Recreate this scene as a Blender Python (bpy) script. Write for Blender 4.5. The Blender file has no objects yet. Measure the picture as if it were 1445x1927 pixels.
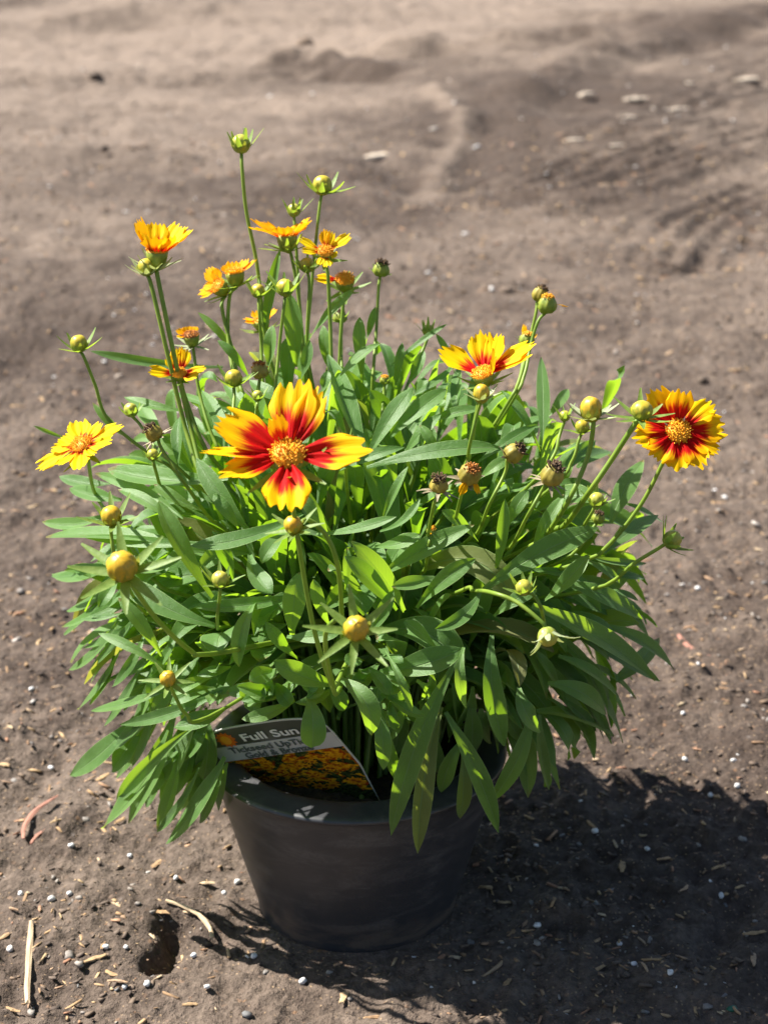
import bpy, math, random
import numpy as np
from mathutils import Vector, Matrix

# ------------------------------------------------------------------ camera, sky, sun, exposure
random.seed(7)
RNG = np.random.default_rng(11)
scene = bpy.context.scene
R = math.radians
FPX, PITCH = 3300.0, R(21.0)
CP, SP = math.cos(PITCH), math.sin(PITCH)
CAM = np.array([.0165, -.9201, .6052])
cd = bpy.data.cameras.new('camera')
cam = bpy.data.objects.new('camera', cd)
scene.collection.objects.link(cam)
cam.location = CAM
cam.rotation_euler = (R(90) - PITCH, 0, 0)
cd.sensor_fit = 'VERTICAL'
cd.sensor_height = 36
cd.lens = 36 * FPX / 1927
cd.clip_start = .02
cd.clip_end = 2000
cd.dof.use_dof = True
cd.dof.focus_distance = .89
cd.dof.aperture_fstop = 13.2
scene.camera = cam

SUN_AZ, SUN_EL = R(161), R(50)          # towards the sun: left of the plant and behind it
world = bpy.data.worlds.new('World')
scene.world = world
world.use_nodes = True
wn = world.node_tree.nodes
sky = wn.new('ShaderNodeTexSky')
sky.sky_type = 'NISHITA'
sky.sun_disc = False
sky.sun_elevation = SUN_EL
sky.sun_rotation = R(90) - SUN_AZ
bg = wn['Background']
bg.inputs['Strength'].default_value = .05
world.node_tree.links.new(sky.outputs[0], bg.inputs['Color'])
sd = bpy.data.lights.new('sun', 'SUN')
sd.energy = 5.0
sd.angle = R(.55)
sd.color = (1, .955, .88)
sun = bpy.data.objects.new('sun', sd)
scene.collection.objects.link(sun)
sdir = Vector((math.cos(SUN_AZ) * math.cos(SUN_EL), math.sin(SUN_AZ) * math.cos(SUN_EL), math.sin(SUN_EL)))
sun.rotation_euler = sdir.to_track_quat('Z', 'Y').to_euler()
sun.location = sdir * 5
scene.view_settings.view_transform = 'Standard'
scene.view_settings.look = 'None'
scene.view_settings.gamma = 1
scene.view_settings.exposure = 1.45

# ------------------------------------------------------------------ helpers
def ray(x, y):
    a = (x - 722.5) / FPX
    b = -(y - 963.5) / FPX
    return np.array([a, b * SP + CP, b * CP - SP])
def P(x, y, Z):
    return CAM + ray(x, y) * Z
DZ = .2025                                # the plant's middle stands this much beyond .85 m
def PD(x, y, Z):
    return P(x, y, Z + DZ)
def G(x, y):
    r = ray(x, y)
    return CAM + r * (-CAM[2] / r[2])
def camdir(v):
    """a direction given as (right, up, towards the viewer) in world axes"""
    v = np.array(v, float)
    v /= np.linalg.norm(v)
    return v[0] * np.array([1, 0, 0]) + v[1] * np.array([0, SP, CP]) + v[2] * np.array([0, -CP, SP])
MC, MR = np.array([.004, .057, .180]), np.array([.180, .150, .148])
def M(x, y, off=0.0):
    """a point on the mound of foliage, off metres towards the viewer; beside the mound the nearest approach"""
    r = ray(x, y)
    o = (CAM - MC) / MR
    d = r / MR
    A, B, Cc = d @ d, o @ d, o @ o - 1
    D = B * B - A * Cc
    t = (-B - math.sqrt(max(D, 0))) / A
    return CAM + r * (t - off)
def unit(v):
    return v / (np.linalg.norm(v) + 1e-12)

def link(o, parent=None):
    scene.collection.objects.link(o)
    if parent is not None:
        o.parent = parent
    return o
def mesh(name, verts, faces, mat, parent=None, uv=None, attrs=None, smooth=True, loc=None):
    me = bpy.data.meshes.new(name)
    me.from_pydata([tuple(v) for v in verts], [], faces)
    if smooth:
        me.polygons.foreach_set('use_smooth', [True] * len(me.polygons))
    if uv is not None:
        L = me.uv_layers.new(name='UVMap')
        idx = np.empty(len(me.loops), int)
        me.loops.foreach_get('vertex_index', idx)
        L.data.foreach_set('uv', np.asarray(uv, float)[idx].ravel())
    for k, v in (attrs or {}).items():
        a = me.attributes.new(k, 'FLOAT', 'POINT')
        a.data.foreach_set('value', np.asarray(v, float))
    me.materials.append(mat)
    me.update()
    o = link(bpy.data.objects.new(name, me), parent)
    if loc is not None:
        o.location = loc
    return o
def tag(o, label=None, cat=None, group=None, kind=None):
    for k, v in (('label', label), ('category', cat), ('group', group), ('kind', kind)):
        if v:
            o[k] = v
    return o

class Mat:
    def __init__(s, name):
        s.m = bpy.data.materials.new(name)
        s.m.use_nodes = True
        s.t = s.m.node_tree
        s.n = s.t.nodes
        s.b = s.n['Principled BSDF']
        s.out = s.n['Material Output']
    def node(s, kind, **kw):
        n = s.n.new('ShaderNode' + kind)
        for k, v in kw.items():
            if k.startswith('i_'):
                n.inputs[k[2:].replace('_', ' ')].default_value = v
            else:
                setattr(n, k, v)
        return n
    def l(s, a, b):
        s.t.links.new(a, b)
    def set(s, **kw):
        for k, v in kw.items():
            s.b.inputs[k.replace('_', ' ')].default_value = v
    def math(s, op, a, b=None, clamp=False):
        n = s.node('Math', operation=op)
        n.use_clamp = clamp
        for i, v in enumerate((a, b)):
            if v is None:
                continue
            if isinstance(v, (int, float)):
                n.inputs[i].default_value = v
            else:
                s.l(v, n.inputs[i])
        return n.outputs[0]
    def rng(s, v, a, b, c=0.0, d=1.0, smooth=True):
        n = s.node('MapRange', interpolation_type='SMOOTHSTEP' if smooth else 'LINEAR')
        n.clamp = True
        s.l(v, n.inputs[0])
        for i, q in zip((1, 2, 3, 4), (a, b, c, d)):
            n.inputs[i].default_value = q
        return n.outputs[0]
    def mix(s, f, a, b, mode='MIX'):
        n = s.node('Mix', data_type='RGBA', blend_type=mode)
        for i, v in ((0, f), (6, a), (7, b)):
            if isinstance(v, (int, float)):
                n.inputs[i].default_value = v
            elif isinstance(v, tuple):
                n.inputs[i].default_value = (*v, 1)
            else:
                s.l(v, n.inputs[i])
        return n.outputs[2]
    def noise(s, scale, detail=4, rough=.55, vec=None, dist=0):
        n = s.node('TexNoise')
        n.inputs['Scale'].default_value = scale
        n.inputs['Detail'].default_value = detail
        n.inputs['Roughness'].default_value = rough
        n.inputs['Distortion'].default_value = dist
        if vec is not None:
            s.l(vec, n.inputs['Vector'])
        return n.outputs[0]
    def bump(s, h, strength, dist):
        n = s.node('Bump')
        n.inputs['Strength'].default_value = strength
        n.inputs['Distance'].default_value = dist
        s.l(h, n.inputs['Height'])
        s.l(n.outputs[0], s.b.inputs['Normal'])
        return n
    def pos(s):
        return s.node('NewGeometry').outputs['Position']
    def attr(s, name):
        return s.node('Attribute', attribute_name=name).outputs['Fac']
    def uv(s):
        sep = s.node('SeparateXYZ')
        s.l(s.node('TexCoord').outputs['UV'], sep.inputs[0])
        return sep.outputs[0], sep.outputs[1]
    def translucent(s, fac, col):
        tr = s.node('BsdfTranslucent')
        if isinstance(col, tuple):
            tr.inputs[0].default_value = (*col, 1)
        else:
            s.l(col, tr.inputs[0])
        mx = s.node('MixShader')
        if isinstance(fac, (int, float)):
            mx.inputs[0].default_value = fac
        else:
            s.l(fac, mx.inputs[0])
        s.l(s.b.outputs[0], mx.inputs[1])
        s.l(tr.outputs[0], mx.inputs[2])
        s.l(mx.outputs[0], s.out.inputs['Surface'])

# ------------------------------------------------------------------ materials
def mat_soil():
    m = Mat('damp_dry_and_shaded_soil')
    p = m.pos()
    big = m.noise(1.3, 5, .6, p)
    mid = m.noise(14, 6, .65, p)
    fine = m.noise(170, 5, .7, p)
    dry = m.attr('dry')  # soil dryness, with the painted hump shadows included
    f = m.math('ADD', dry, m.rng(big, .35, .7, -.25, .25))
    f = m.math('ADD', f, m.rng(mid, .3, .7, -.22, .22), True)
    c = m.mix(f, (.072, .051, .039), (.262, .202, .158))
    c = m.mix(m.rng(fine, .38, .62), m.mix(.45, c, (.022, .015, .011)), c)
    speck = m.node('TexVoronoi')
    speck.inputs['Scale'].default_value = 330
    m.l(p, speck.inputs['Vector'])
    sp = m.rng(speck.outputs['Distance'], .12, .3, 1, 0)
    sc = m.node('SeparateColor')
    m.l(speck.outputs['Color'], sc.inputs[0])
    c = m.mix(m.math('MULTIPLY', sp, m.rng(sc.outputs[0], .6, .9, 0, .85)), c, (.36, .25, .15))
    sp2 = m.node('TexVoronoi')
    sp2.inputs['Scale'].default_value = 190
    m.l(p, sp2.inputs['Vector'])
    s2 = m.node('SeparateColor')
    m.l(sp2.outputs['Color'], s2.inputs[0])
    k2 = m.math('MULTIPLY', m.rng(sp2.outputs['Distance'], .15, .42, 1, 0), m.rng(s2.outputs[1], .62, .9, 0, .7))
    c = m.mix(k2, c, m.mix(s2.outputs[2], (.25, .14, .075), (.16, .135, .12)))
    m.l(c, m.b.inputs['Base Color'])
    m.set(Roughness=.92)
    m.b.inputs['Specular IOR Level'].default_value = .25
    h = m.math('ADD', m.math('MULTIPLY', fine, .7), m.math('MULTIPLY', m.noise(60, 4, .6, p), 1.2))
    m.bump(h, 1.0, .006)
    return m.m
def mat_bits(name, ramp, rough=.85):
    """loose bits; each piece's own tint runs along the ramp"""
    m = Mat(name)
    r = m.node('ValToRGB')
    e = r.color_ramp.elements
    while len(e) > 1:
        e.remove(e[-1])
    for i, c in enumerate(ramp):
        q = e[0] if i == 0 else e.new(i / (len(ramp) - 1))
        q.position = i / (len(ramp) - 1)
        q.color = (*c, 1)
    m.l(m.attr('rnd'), r.inputs[0])
    n = m.noise(420, 3, .6, m.pos())
    m.l(m.mix(m.rng(n, .3, .7, 0, .45), r.outputs[0], (.09, .06, .04)), m.b.inputs['Base Color'])
    m.set(Roughness=rough)
    m.bump(n, .5, .0006)
    return m.m
def mat_wood(name, c1, c2):
    m = Mat(name)
    tc = m.node('TexCoord').outputs['Object']
    mp = m.node('Mapping')
    mp.inputs['Scale'].default_value = (60, 900, 900)
    m.l(tc, mp.inputs[0])
    n = m.noise(1, 4, .6, mp.outputs[0])
    m.l(m.mix(m.rng(n, .3, .7), c1, c2), m.b.inputs['Base Color'])
    m.set(Roughness=.8)
    m.bump(n, .6, .0006)
    return m.m
def mat_plastic():
    m = Mat('scuffed_black_plastic')
    p = m.pos()
    mp = m.node('Mapping')
    mp.inputs['Scale'].default_value = (1, 1, 3.2)
    m.l(p, mp.inputs[0])
    n = m.noise(24, 6, .68, mp.outputs[0], .6)
    fine = m.noise(420, 3, .6, p)
    mp2 = m.node('Mapping')
    mp2.inputs['Scale'].default_value = (18, 18, 520)
    m.l(p, mp2.inputs[0])
    scr = m.noise(1, 3, .5, mp2.outputs[0])
    dust = m.math('MULTIPLY', m.rng(n, .42, .75), m.rng(fine, .3, .6, .45, 1))
    c = m.mix(m.math('MULTIPLY', dust, .50), (.034, .035, .039), (.15, .142, .135))
    c = m.mix(m.rng(scr, .68, .75, 0, .22), c, (.15, .148, .145))
    sep = m.node('SeparateXYZ')
    m.l(p, sep.inputs[0])
    low = m.math('MULTIPLY', m.rng(sep.outputs[2], .0, .028, 1, 0), m.rng(n, .38, .6))
    c = m.mix(m.math('MULTIPLY', low, .8), c, (.12, .085, .062))
    m.l(c, m.b.inputs['Base Color'])
    m.l(m.rng(dust, 0, 1, .38, .52), m.b.inputs['Roughness'])
    m.b.inputs['Specular IOR Level'].default_value = .55
    m.bump(m.math('ADD', n, m.math('MULTIPLY', fine, .15)), .10, .0015)
    return m.m
def mat_leaf():
    m = Mat('downy_green_leaf')
    s, t = m.uv()
    rnd = m.attr('rnd')
    age = m.attr('age')
    p = m.pos()
    across = m.math('ABSOLUTE', m.math('SUBTRACT', s, .5))
    rib = m.rng(across, .004, .034, 1, 0)
    edge = m.rng(across, .465, .495)
    n = m.noise(95, 4, .6, p)
    down = m.noise(1500, 2, .6, p)
    # side veins slanting from the midrib
    vn = m.node('TexWave', wave_type='BANDS', bands_direction='Y')
    cmb = m.node('CombineXYZ')
    m.l(across, cmb.inputs[0])
    m.l(m.math('SUBTRACT', t, m.math('MULTIPLY', across, .45)), cmb.inputs[1])
    m.l(cmb.outputs[0], vn.inputs['Vector'])
    vn.inputs['Scale'].default_value = 4.2
    vn.inputs['Distortion'].default_value = 1.2
    vein = m.rng(vn.outputs['Fac'], .86, 1.0, 0, .12)
    c = m.mix(rnd, (.064, .155, .030), (.120, .235, .052))
    c = m.mix(m.rng(n, .3, .72, 0, .55), c, (.135, .260, .072))
    c = m.mix(m.math('MULTIPLY', m.rng(down, .5, .72), .35), c, (.21, .33, .15))
    c = m.mix(age, c, (.22, .18, .07))
    c = m.mix(m.math('MULTIPLY', rib, .85), c, (.27, .41, .16))
    tipk = m.math('MULTIPLY', m.rng(m.math('ADD', t, m.rng(n, .3, .7, -.05, .05)), .93, .985), m.rng(rnd, .62, .80))
    c = m.mix(tipk, c, (.20, .13, .05))
    c = m.mix(vein, c, (.06, .12, .035))
    c = m.mix(m.math('MULTIPLY', edge, .8), c, (.32, .46, .16))
    m.l(c, m.b.inputs['Base Color'])
    m.set(Roughness=.46)
    m.b.inputs['Specular IOR Level'].default_value = .42
    m.b.inputs['Sheen Weight'].default_value = .18
    m.b.inputs['Sheen Roughness'].default_value = .45
    m.b.inputs['Sheen Tint'].default_value = (.85, 1, .8, 1)
    tc = m.mix(rnd, (.27, .50, .010), (.44, .68, .03))
    tc = m.mix(age, tc, (.45, .36, .06))
    tc = m.mix(m.math('MULTIPLY', rib, .5), tc, (.12, .26, .02))
    tc = m.mix(vein, tc, (.14, .3, .01))
    m.translucent(.44, tc)
    m.bump(m.math('ADD', m.math('ADD', m.math('MULTIPLY', down, .35), n), m.math('MULTIPLY', rib, -1.2)), .55, .0013)
    return m.m
def mat_stem(name='green_stem', a=(.15, .25, .028), b=(.25, .35, .045)):
    m = Mat(name)
    p = m.pos()
    n = m.noise(60, 3, .6, p)
    m.l(m.mix(m.rng(n, .3, .7), a, b), m.b.inputs['Base Color'])
    m.set(Roughness=.45)
    m.b.inputs['Specular IOR Level'].default_value = .4
    m.translucent(.25, (.45, .6, .04))
    return m.m
def mat_petal(name, red0, red1, ycol=(.97, .60, .003), rcol=(.64, .006, .006), tfac=.38):
    m = Mat(name)
    s, t = m.uv()
    cmb = m.node('CombineXYZ')
    m.l(m.math('MULTIPLY', s, 15), cmb.inputs[0])
    m.l(m.math('MULTIPLY', t, 1.4), cmb.inputs[1])
    m.l(m.attr('rnd'), cmb.inputs[2])
    st = m.noise(1, 3, .6, cmb.outputs[0])
    cmb2 = m.node('CombineXYZ')
    m.l(m.math('MULTIPLY', s, 42), cmb2.inputs[0])
    m.l(m.math('MULTIPLY', t, 2.5), cmb2.inputs[1])
    fine = m.noise(1, 2, .5, cmb2.outputs[0])
    tt = m.math('ADD', t, m.rng(st, .25, .75, .11, -.11))
    tt = m.math('ADD', tt, m.math('MULTIPLY', m.math('ABSOLUTE', m.math('SUBTRACT', s, .5)), .28))
    red = m.rng(tt, red0, red1, 1, 0)
    mid = m.rng(tt, red0, red1 + .12, 1, 0)
    y2 = tuple(v * k for v, k in zip(ycol, (.98, .84, .7)))
    y = m.mix(m.rng(fine, .35, .7), y2, ycol)
    c = m.mix(mid, y, (.82, .24, .006))
    c = m.mix(red, c, m.mix(m.rng(fine, .3, .7), tuple(v * .72 for v in rcol), rcol))
    m.l(c, m.b.inputs['Base Color'])
    m.set(Roughness=.55)
    m.b.inputs['Specular IOR Level'].default_value = .10
    tr = m.mix(red, m.mix(mid, (.95, .47, .006), (.9, .2, .004)), (.55, .02, .003))
    m.translucent(tfac, tr)
    m.bump(fine, .25, .0008)
    return m.m
def mat_simple(name, c1, c2, scale=300, rough=.6, trans=None, bump=.4, dist=.0006):
    m = Mat(name)
    n = m.noise(scale, 3, .6, m.pos())
    m.l(m.mix(m.rng(n, .3, .7), c1, c2), m.b.inputs['Base Color'])
    m.set(Roughness=rough)
    if trans:
        m.translucent(trans[0], trans[1])
    m.bump(n, bump, dist)
    return m.m
def mat_bud(name, top, low):
    m = Mat(name)
    s, t = m.uv()
    n = m.math('SINE', m.math('MULTIPLY', s, 50.3))
    nn = m.noise(500, 3, .6, m.pos())
    f = m.math('ADD', t, m.rng(nn, .2, .8, -.25, .25))
    c = m.mix(m.rng(f, .25, .85), low, top)
    c = m.mix(m.rng(n, -1, -.75, .22, 0), c, tuple(v * .5 for v in low))
    m.l(c, m.b.inputs['Base Color'])
    m.set(Roughness=.42)
    m.translucent(.15, top)
    m.bump(n, .14, .0005)
    return m.m
SOIL = mat_soil()
CRUMB = mat_bits('soil_crumbs', [(.055, .038, .029), (.09, .065, .048), (.13, .094, .068), (.20, .135, .085), (.105, .08, .066)])
FLECK = mat_bits('mulch_flecks', [(.24, .14, .075), (.40, .25, .12), (.52, .36, .19), (.34, .16, .09), (.58, .45, .28)])
STONE = mat_bits('small_stones', [(.20, .18, .165), (.33, .29, .25), (.11, .115, .12), (.42, .36, .30)], .7)
PERL = mat_bits('white_perlite', [(.70, .69, .66), (.80, .79, .77), (.85, .85, .85)], .5)
PALEGRIT = mat_bits('pale_grit', [(.42, .37, .32), (.62, .57, .52), (.80, .78, .75), (.50, .40, .30)], .4)
STRAW = mat_wood('bleached_straw', (.38, .27, .16), (.55, .42, .27))
TWIG = mat_wood('brown_twig', (.26, .17, .10), (.40, .28, .17))
REDBARK = mat_wood('reddish_bark', (.24, .10, .07), (.38, .19, .13))
PALEWOOD = mat_wood('pale_wood', (.44, .35, .26), (.62, .53, .42))
PLASTIC = mat_plastic()
POTSOIL = mat_simple('potting_mix', (.012, .009, .007), (.045, .032, .022), 260, .95, None, .9, .003)
LEAF = mat_leaf()
STEM = mat_stem()
SHOOT = mat_stem('shoot_stem', (.10, .17, .04), (.16, .24, .06))
PET_RED = mat_petal('gold_petal_large_red_base', .44, .64)
PET_MID = mat_petal('gold_petal_red_base', .28, .48, (.97, .68, .003))
PET_YEL = mat_petal('yellow_petal_small_red_base', .16, .34, (.96, .76, .008))
PET_ORG = mat_petal('orange_gold_petal', .12, .42, (.94, .50, .004))
DISC = mat_simple('golden_disc_florets', (.86, .36, .006), (.95, .52, .012), 900, .6, (.2, (.9, .4, .01)))
DISC_DARK = mat_simple('browning_disc_florets', (.55, .20, .012), (.20, .07, .012), 700, .7)
DRY = mat_simple('withered_brown_florets', (.035, .022, .012), (.16, .085, .03), 600, .8)
BRACT = mat_simple('green_bract', (.13, .23, .035), (.22, .33, .07), 400, .55, (.4, (.42, .58, .04)))
BRACT_PALE = mat_simple('pale_bract', (.25, .32, .14), (.42, .46, .28), 400, .6, (.3, (.45, .52, .14)))
BRACT_DRY = mat_simple('dry_bract', (.25, .20, .12), (.42, .36, .24), 400, .7, (.2, (.4, .35, .15)))
SCALE = mat_simple('pale_green_scale', (.28, .32, .035), (.42, .42, .06), 500, .5, (.3, (.5, .55, .04)))
CUP = mat_simple('green_flower_cup', (.18, .26, .03), (.33, .36, .04), 500, .5, (.2, (.4, .5, .03)))
CUP_OLD = mat_simple('yellowing_flower_cup', (.24, .20, .025), (.42, .33, .05), 260, .55, (.2, (.5, .42, .06)))
BUD_Y = mat_bud('yellow_green_bud', (.58, .44, .035), (.24, .30, .03))
BUD_O = mat_bud('orange_bud', (.70, .42, .02), (.34, .32, .03))
BUD_G = mat_bud('young_green_bud', (.50, .46, .06), (.30, .37, .06))

# ------------------------------------------------------------------ the ground
def hash2(ix, iy, seed):
    h = (ix.astype(np.int64) * 374761393 + iy.astype(np.int64) * 668265263 + seed * 974711) & 0xffffffff
    h = ((h ^ (h >> 13)) * 1274126177) & 0xffffffff
    return ((h ^ (h >> 16)) & 0xffff) / 65535.0
def vnoise(x, y, seed):
    ix, iy = np.floor(x), np.floor(y)
    fx, fy = x - ix, y - iy
    fx, fy = fx * fx * fx * (fx * (fx * 6 - 15) + 10), fy * fy * fy * (fy * (fy * 6 - 15) + 10)
    a, b = hash2(ix, iy, seed), hash2(ix + 1, iy, seed)
    c, d = hash2(ix, iy + 1, seed), hash2(ix + 1, iy + 1, seed)
    return (a + (b - a) * fx) * (1 - fy) + (c + (d - c) * fx) * fy - .5
def fbm(x, y, scale, octaves, seed, gain=.5):
    t = np.zeros_like(x)
    a = 1.0
    for i in range(octaves):
        ca, sa = math.cos(i * 1.1 + .4), math.sin(i * 1.1 + .4)
        t += a * vnoise((x * ca - y * sa) * scale + 13.7 * i, (x * sa + y * ca) * scale + 7.1 * i, seed + i)
        a *= gain
        scale *= 2.03
    return t
def polydist(x, y, pts):
    """distance to a polyline, distance along it"""
    best = np.full(x.shape, 1e9)
    al = np.zeros(x.shape)
    acc = 0.0
    for (ax, ay), (bx, by) in zip(pts[:-1], pts[1:]):
        dx, dy = bx - ax, by - ay
        L = math.hypot(dx, dy)
        t = np.clip(((x - ax) * dx + (y - ay) * dy) / (L * L), 0, 1)
        d = np.hypot(x - ax - t * dx, y - ay - t * dy)
        k = d < best
        best = np.where(k, d, best)
        al = np.where(k, acc + t * L, al)
        acc += L
    return best, al
def W(*px):
    return [tuple(G(*q)[:2]) for q in px]
# wheel marks, ridges and hollows of the yard: (line, half width, height, lug spacing)
MARKS = [
    (W((1445, 222), (1250, 275), (1040, 335)), .20, -.010, .060),
    (W((1445, 275), (1240, 325), (1060, 372)), .03, .012, 0),
    (W((1445, 340), (1320, 395), (1255, 470)), .13, -.007, .050),
    (W((1445, 430), (1340, 470), (1280, 500)), .05, -.010, 0),
    (W((1445, 130), (1330, 170), (1180, 235)), .12, -.010, .066),
    (W((-20, 140), (200, 135), (480, 118), (720, 95)), .22, -.014, .11),
    (W((-20, 215), (250, 190), (560, 165)), .12, -.010, .08),
    (W((815, 165), (872, 205), (872, 245), (825, 300), (800, 350)), .032, .016, 0),
    (W((930, 150), (905, 230), (860, 300), (845, 350)), .08, -.010, 0),
    (W((700, 260), (770, 300), (780, 340)), .05, -.016, 0),
    (W((530, 100), (590, 94), (650, 104), (700, 118)), .07, .035, 0),
    (W((560, 112), (640, 116), (700, 126)), .09, -.03, 0),
    (W((735, 84), (800, 82)), .07, .035, 0),
    (W((750, 94), (820, 94)), .10, -.03, 0),
    (W((-20, 48), (110, 42), (240, 38)), .16, .03, 0),
    (W((-20, 58), (120, 54), (250, 46)), .12, -.025, 0),
    (W((250, 22), (450, 30), (720, 20)), .3, .03, 0),
    (W((700, 40), (520, 78), (250, 80), (0, 90)), .25, -.025, 0),
    (W((960, 85), (1010, 86), (1085, 82)), .08, .03, 0),
    (W((1100, 32), (1140, 34), (1200, 40)), .12, .04, 0),
    (W((1445, 40), (1250, 75), (1120, 110), (1020, 165), (960, 215)), .13, .03, 0),
    (W((1445, 62), (1270, 95), (1150, 130), (1050, 185), (980, 232)), .10, -.025, 0),
    (W((870, 560), (760, 575), (690, 600)), .05, -.014, 0),
    (W((0, 690), (60, 640), (170, 600), (230, 590)), .04, -.012, 0),
    (W((60, 900), (120, 860)), .03, -.01, 0),
    (W((335, 1738), (322, 1770), (292, 1818)), .0085, -.019, 0),
    (W((345, 1728), (308, 1775)), .007, .006, 0),
    (W((30, 1500), (75, 1460), (105, 1430)), .010, -.010, 0),
    (W((120, 1570), (155, 1545)), .008, .008, 0),
    (W((1330, 1800), (1400, 1700)), .012, -.006, 0),
]
def height(x, y, detail=True):
    x, y = np.asarray(x, float), np.asarray(y, float)
    far = np.clip((y - .2) / 2.5, 0, 1)
    h = fbm(x, y, .55, 3, 3) * .07 * np.clip((np.hypot(x, y) - .2) / 2, 0, 1)
    h += fbm(x * .6, y * 1.6, 3.2, 4, 21) * (.006 + .016 * far)
    h += fbm(x, y, 15, 4, 41) * (.007 + .004 * far)
    lump = fbm(x, y, 34, 3, 77)
    h += np.clip(lump - .2, 0, 1) * .012 * (1 - .5 * far)
    if detail:
        h += fbm(x, y, 75, 3, 61) * .0055 * (1 - .75 * far)
        h += np.abs(fbm(x, y, 140, 2, 91)) * .0046 * (1 - .8 * far)
    for pts, w, a, lug in MARKS:
        d, al = polydist(x, y, pts)
        k = np.exp(-(d / w) ** 2)
        if lug:
            k = k * (.35 + .65 * np.cos(d * 2 * math.pi / lug)) * (1 + .25 * np.sin(al * 2 * math.pi / .06))
        k = k * (1 + fbm(x, y, 9, 2, 5) * .9)
        h += a * k * (1.0 if pts[0][1] > .6 else 1)
    r = np.hypot(x, y)
    flat = np.clip((r - .062) / .03, 0, 1)          # the pot has pressed the soil level
    h = h * (flat * flat * (3 - 2 * flat)) + (1 - flat) * .0005
    return h
# darker damp earth, hump shadows painted as dark streaks, and paler, dried-out earth: (line, half width, amount)
DAMP_AND_SHADE = [
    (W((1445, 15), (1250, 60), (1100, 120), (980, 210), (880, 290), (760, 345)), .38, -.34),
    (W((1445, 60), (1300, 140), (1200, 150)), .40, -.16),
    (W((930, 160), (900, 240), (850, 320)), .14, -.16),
    (W((540, 104), (620, 104), (700, 122)), .10, -.34),  # shadow of the far hump, painted as a dark streak
    (W((745, 92), (820, 92)), .09, -.36),  # second hump's shadow, also put into the soil colour
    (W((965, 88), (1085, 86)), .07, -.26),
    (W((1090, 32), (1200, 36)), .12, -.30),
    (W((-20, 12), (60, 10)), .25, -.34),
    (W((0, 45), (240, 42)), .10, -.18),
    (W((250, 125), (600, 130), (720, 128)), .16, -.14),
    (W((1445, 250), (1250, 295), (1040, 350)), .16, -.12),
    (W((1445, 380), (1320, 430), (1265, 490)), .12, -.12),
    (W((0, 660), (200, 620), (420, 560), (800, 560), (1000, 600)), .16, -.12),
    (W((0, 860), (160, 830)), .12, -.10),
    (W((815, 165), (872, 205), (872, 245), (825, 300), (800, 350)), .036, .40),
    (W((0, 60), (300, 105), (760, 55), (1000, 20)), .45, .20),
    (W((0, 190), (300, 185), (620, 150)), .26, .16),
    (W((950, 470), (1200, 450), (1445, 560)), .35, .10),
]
def dryness_and_shade(x, y):
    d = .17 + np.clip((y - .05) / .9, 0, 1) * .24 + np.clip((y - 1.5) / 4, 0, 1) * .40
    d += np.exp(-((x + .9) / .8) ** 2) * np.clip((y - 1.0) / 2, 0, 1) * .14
    for pts, w, a in DAMP_AND_SHADE:
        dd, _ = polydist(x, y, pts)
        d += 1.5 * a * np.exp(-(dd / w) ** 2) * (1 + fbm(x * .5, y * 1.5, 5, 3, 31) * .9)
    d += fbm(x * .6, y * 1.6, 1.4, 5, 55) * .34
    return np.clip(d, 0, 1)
ys = [-.42]
while ys[-1] < 7.4:
    ys.append(ys[-1] + .0027 * (1 + 1.25 * max(ys[-1] + .25, 0)) ** 1.25)
ys = np.array([-300, -60, -15, -5, -2.2, -1.1, -.7, -.5] + ys + [7.6, 8, 9, 11, 16, 25, 45, 90, 200, 600])
us = np.concatenate([[-300, -90, -30, -10, -4, -2.2, -1.5, -1.15], np.linspace(-1, 1, 520), [1.15, 1.5, 2.2, 4, 10, 30, 90, 300]])
half = .42 + .26 * np.clip(ys + .45, 0, 8)
Xg = us[None, :] * half[:, None]
Yg = np.repeat(ys[:, None], len(us), 1)
Zg = height(Xg, Yg)
fade = np.clip(1 - (np.hypot(Xg, Yg) - 9) / 10, 0, 1)
Zg = Zg * fade
ni, nj = Xg.shape
q = (np.arange(ni - 1)[:, None] * nj + np.arange(nj - 1)[None, :]).ravel()
gme = bpy.data.meshes.new('ground')
nf = len(q)
gme.vertices.add(ni * nj)
gme.vertices.foreach_set('co', np.stack([Xg, Yg, Zg], -1).ravel())
gme.loops.add(nf * 4)
gme.loops.foreach_set('vertex_index', np.stack([q, q + 1, q + nj + 1, q + nj], 1).ravel())
gme.polygons.add(nf)
gme.polygons.foreach_set('loop_start', np.arange(nf) * 4)
gme.polygons.foreach_set('use_smooth', np.ones(nf, bool))
gme.update()
gme.attributes.new('dry', 'FLOAT', 'POINT').data.foreach_set('value', dryness_and_shade(Xg, Yg).ravel())
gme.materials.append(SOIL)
ground = link(bpy.data.objects.new('ground', gme))
ground['kind'] = 'structure'

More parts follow.
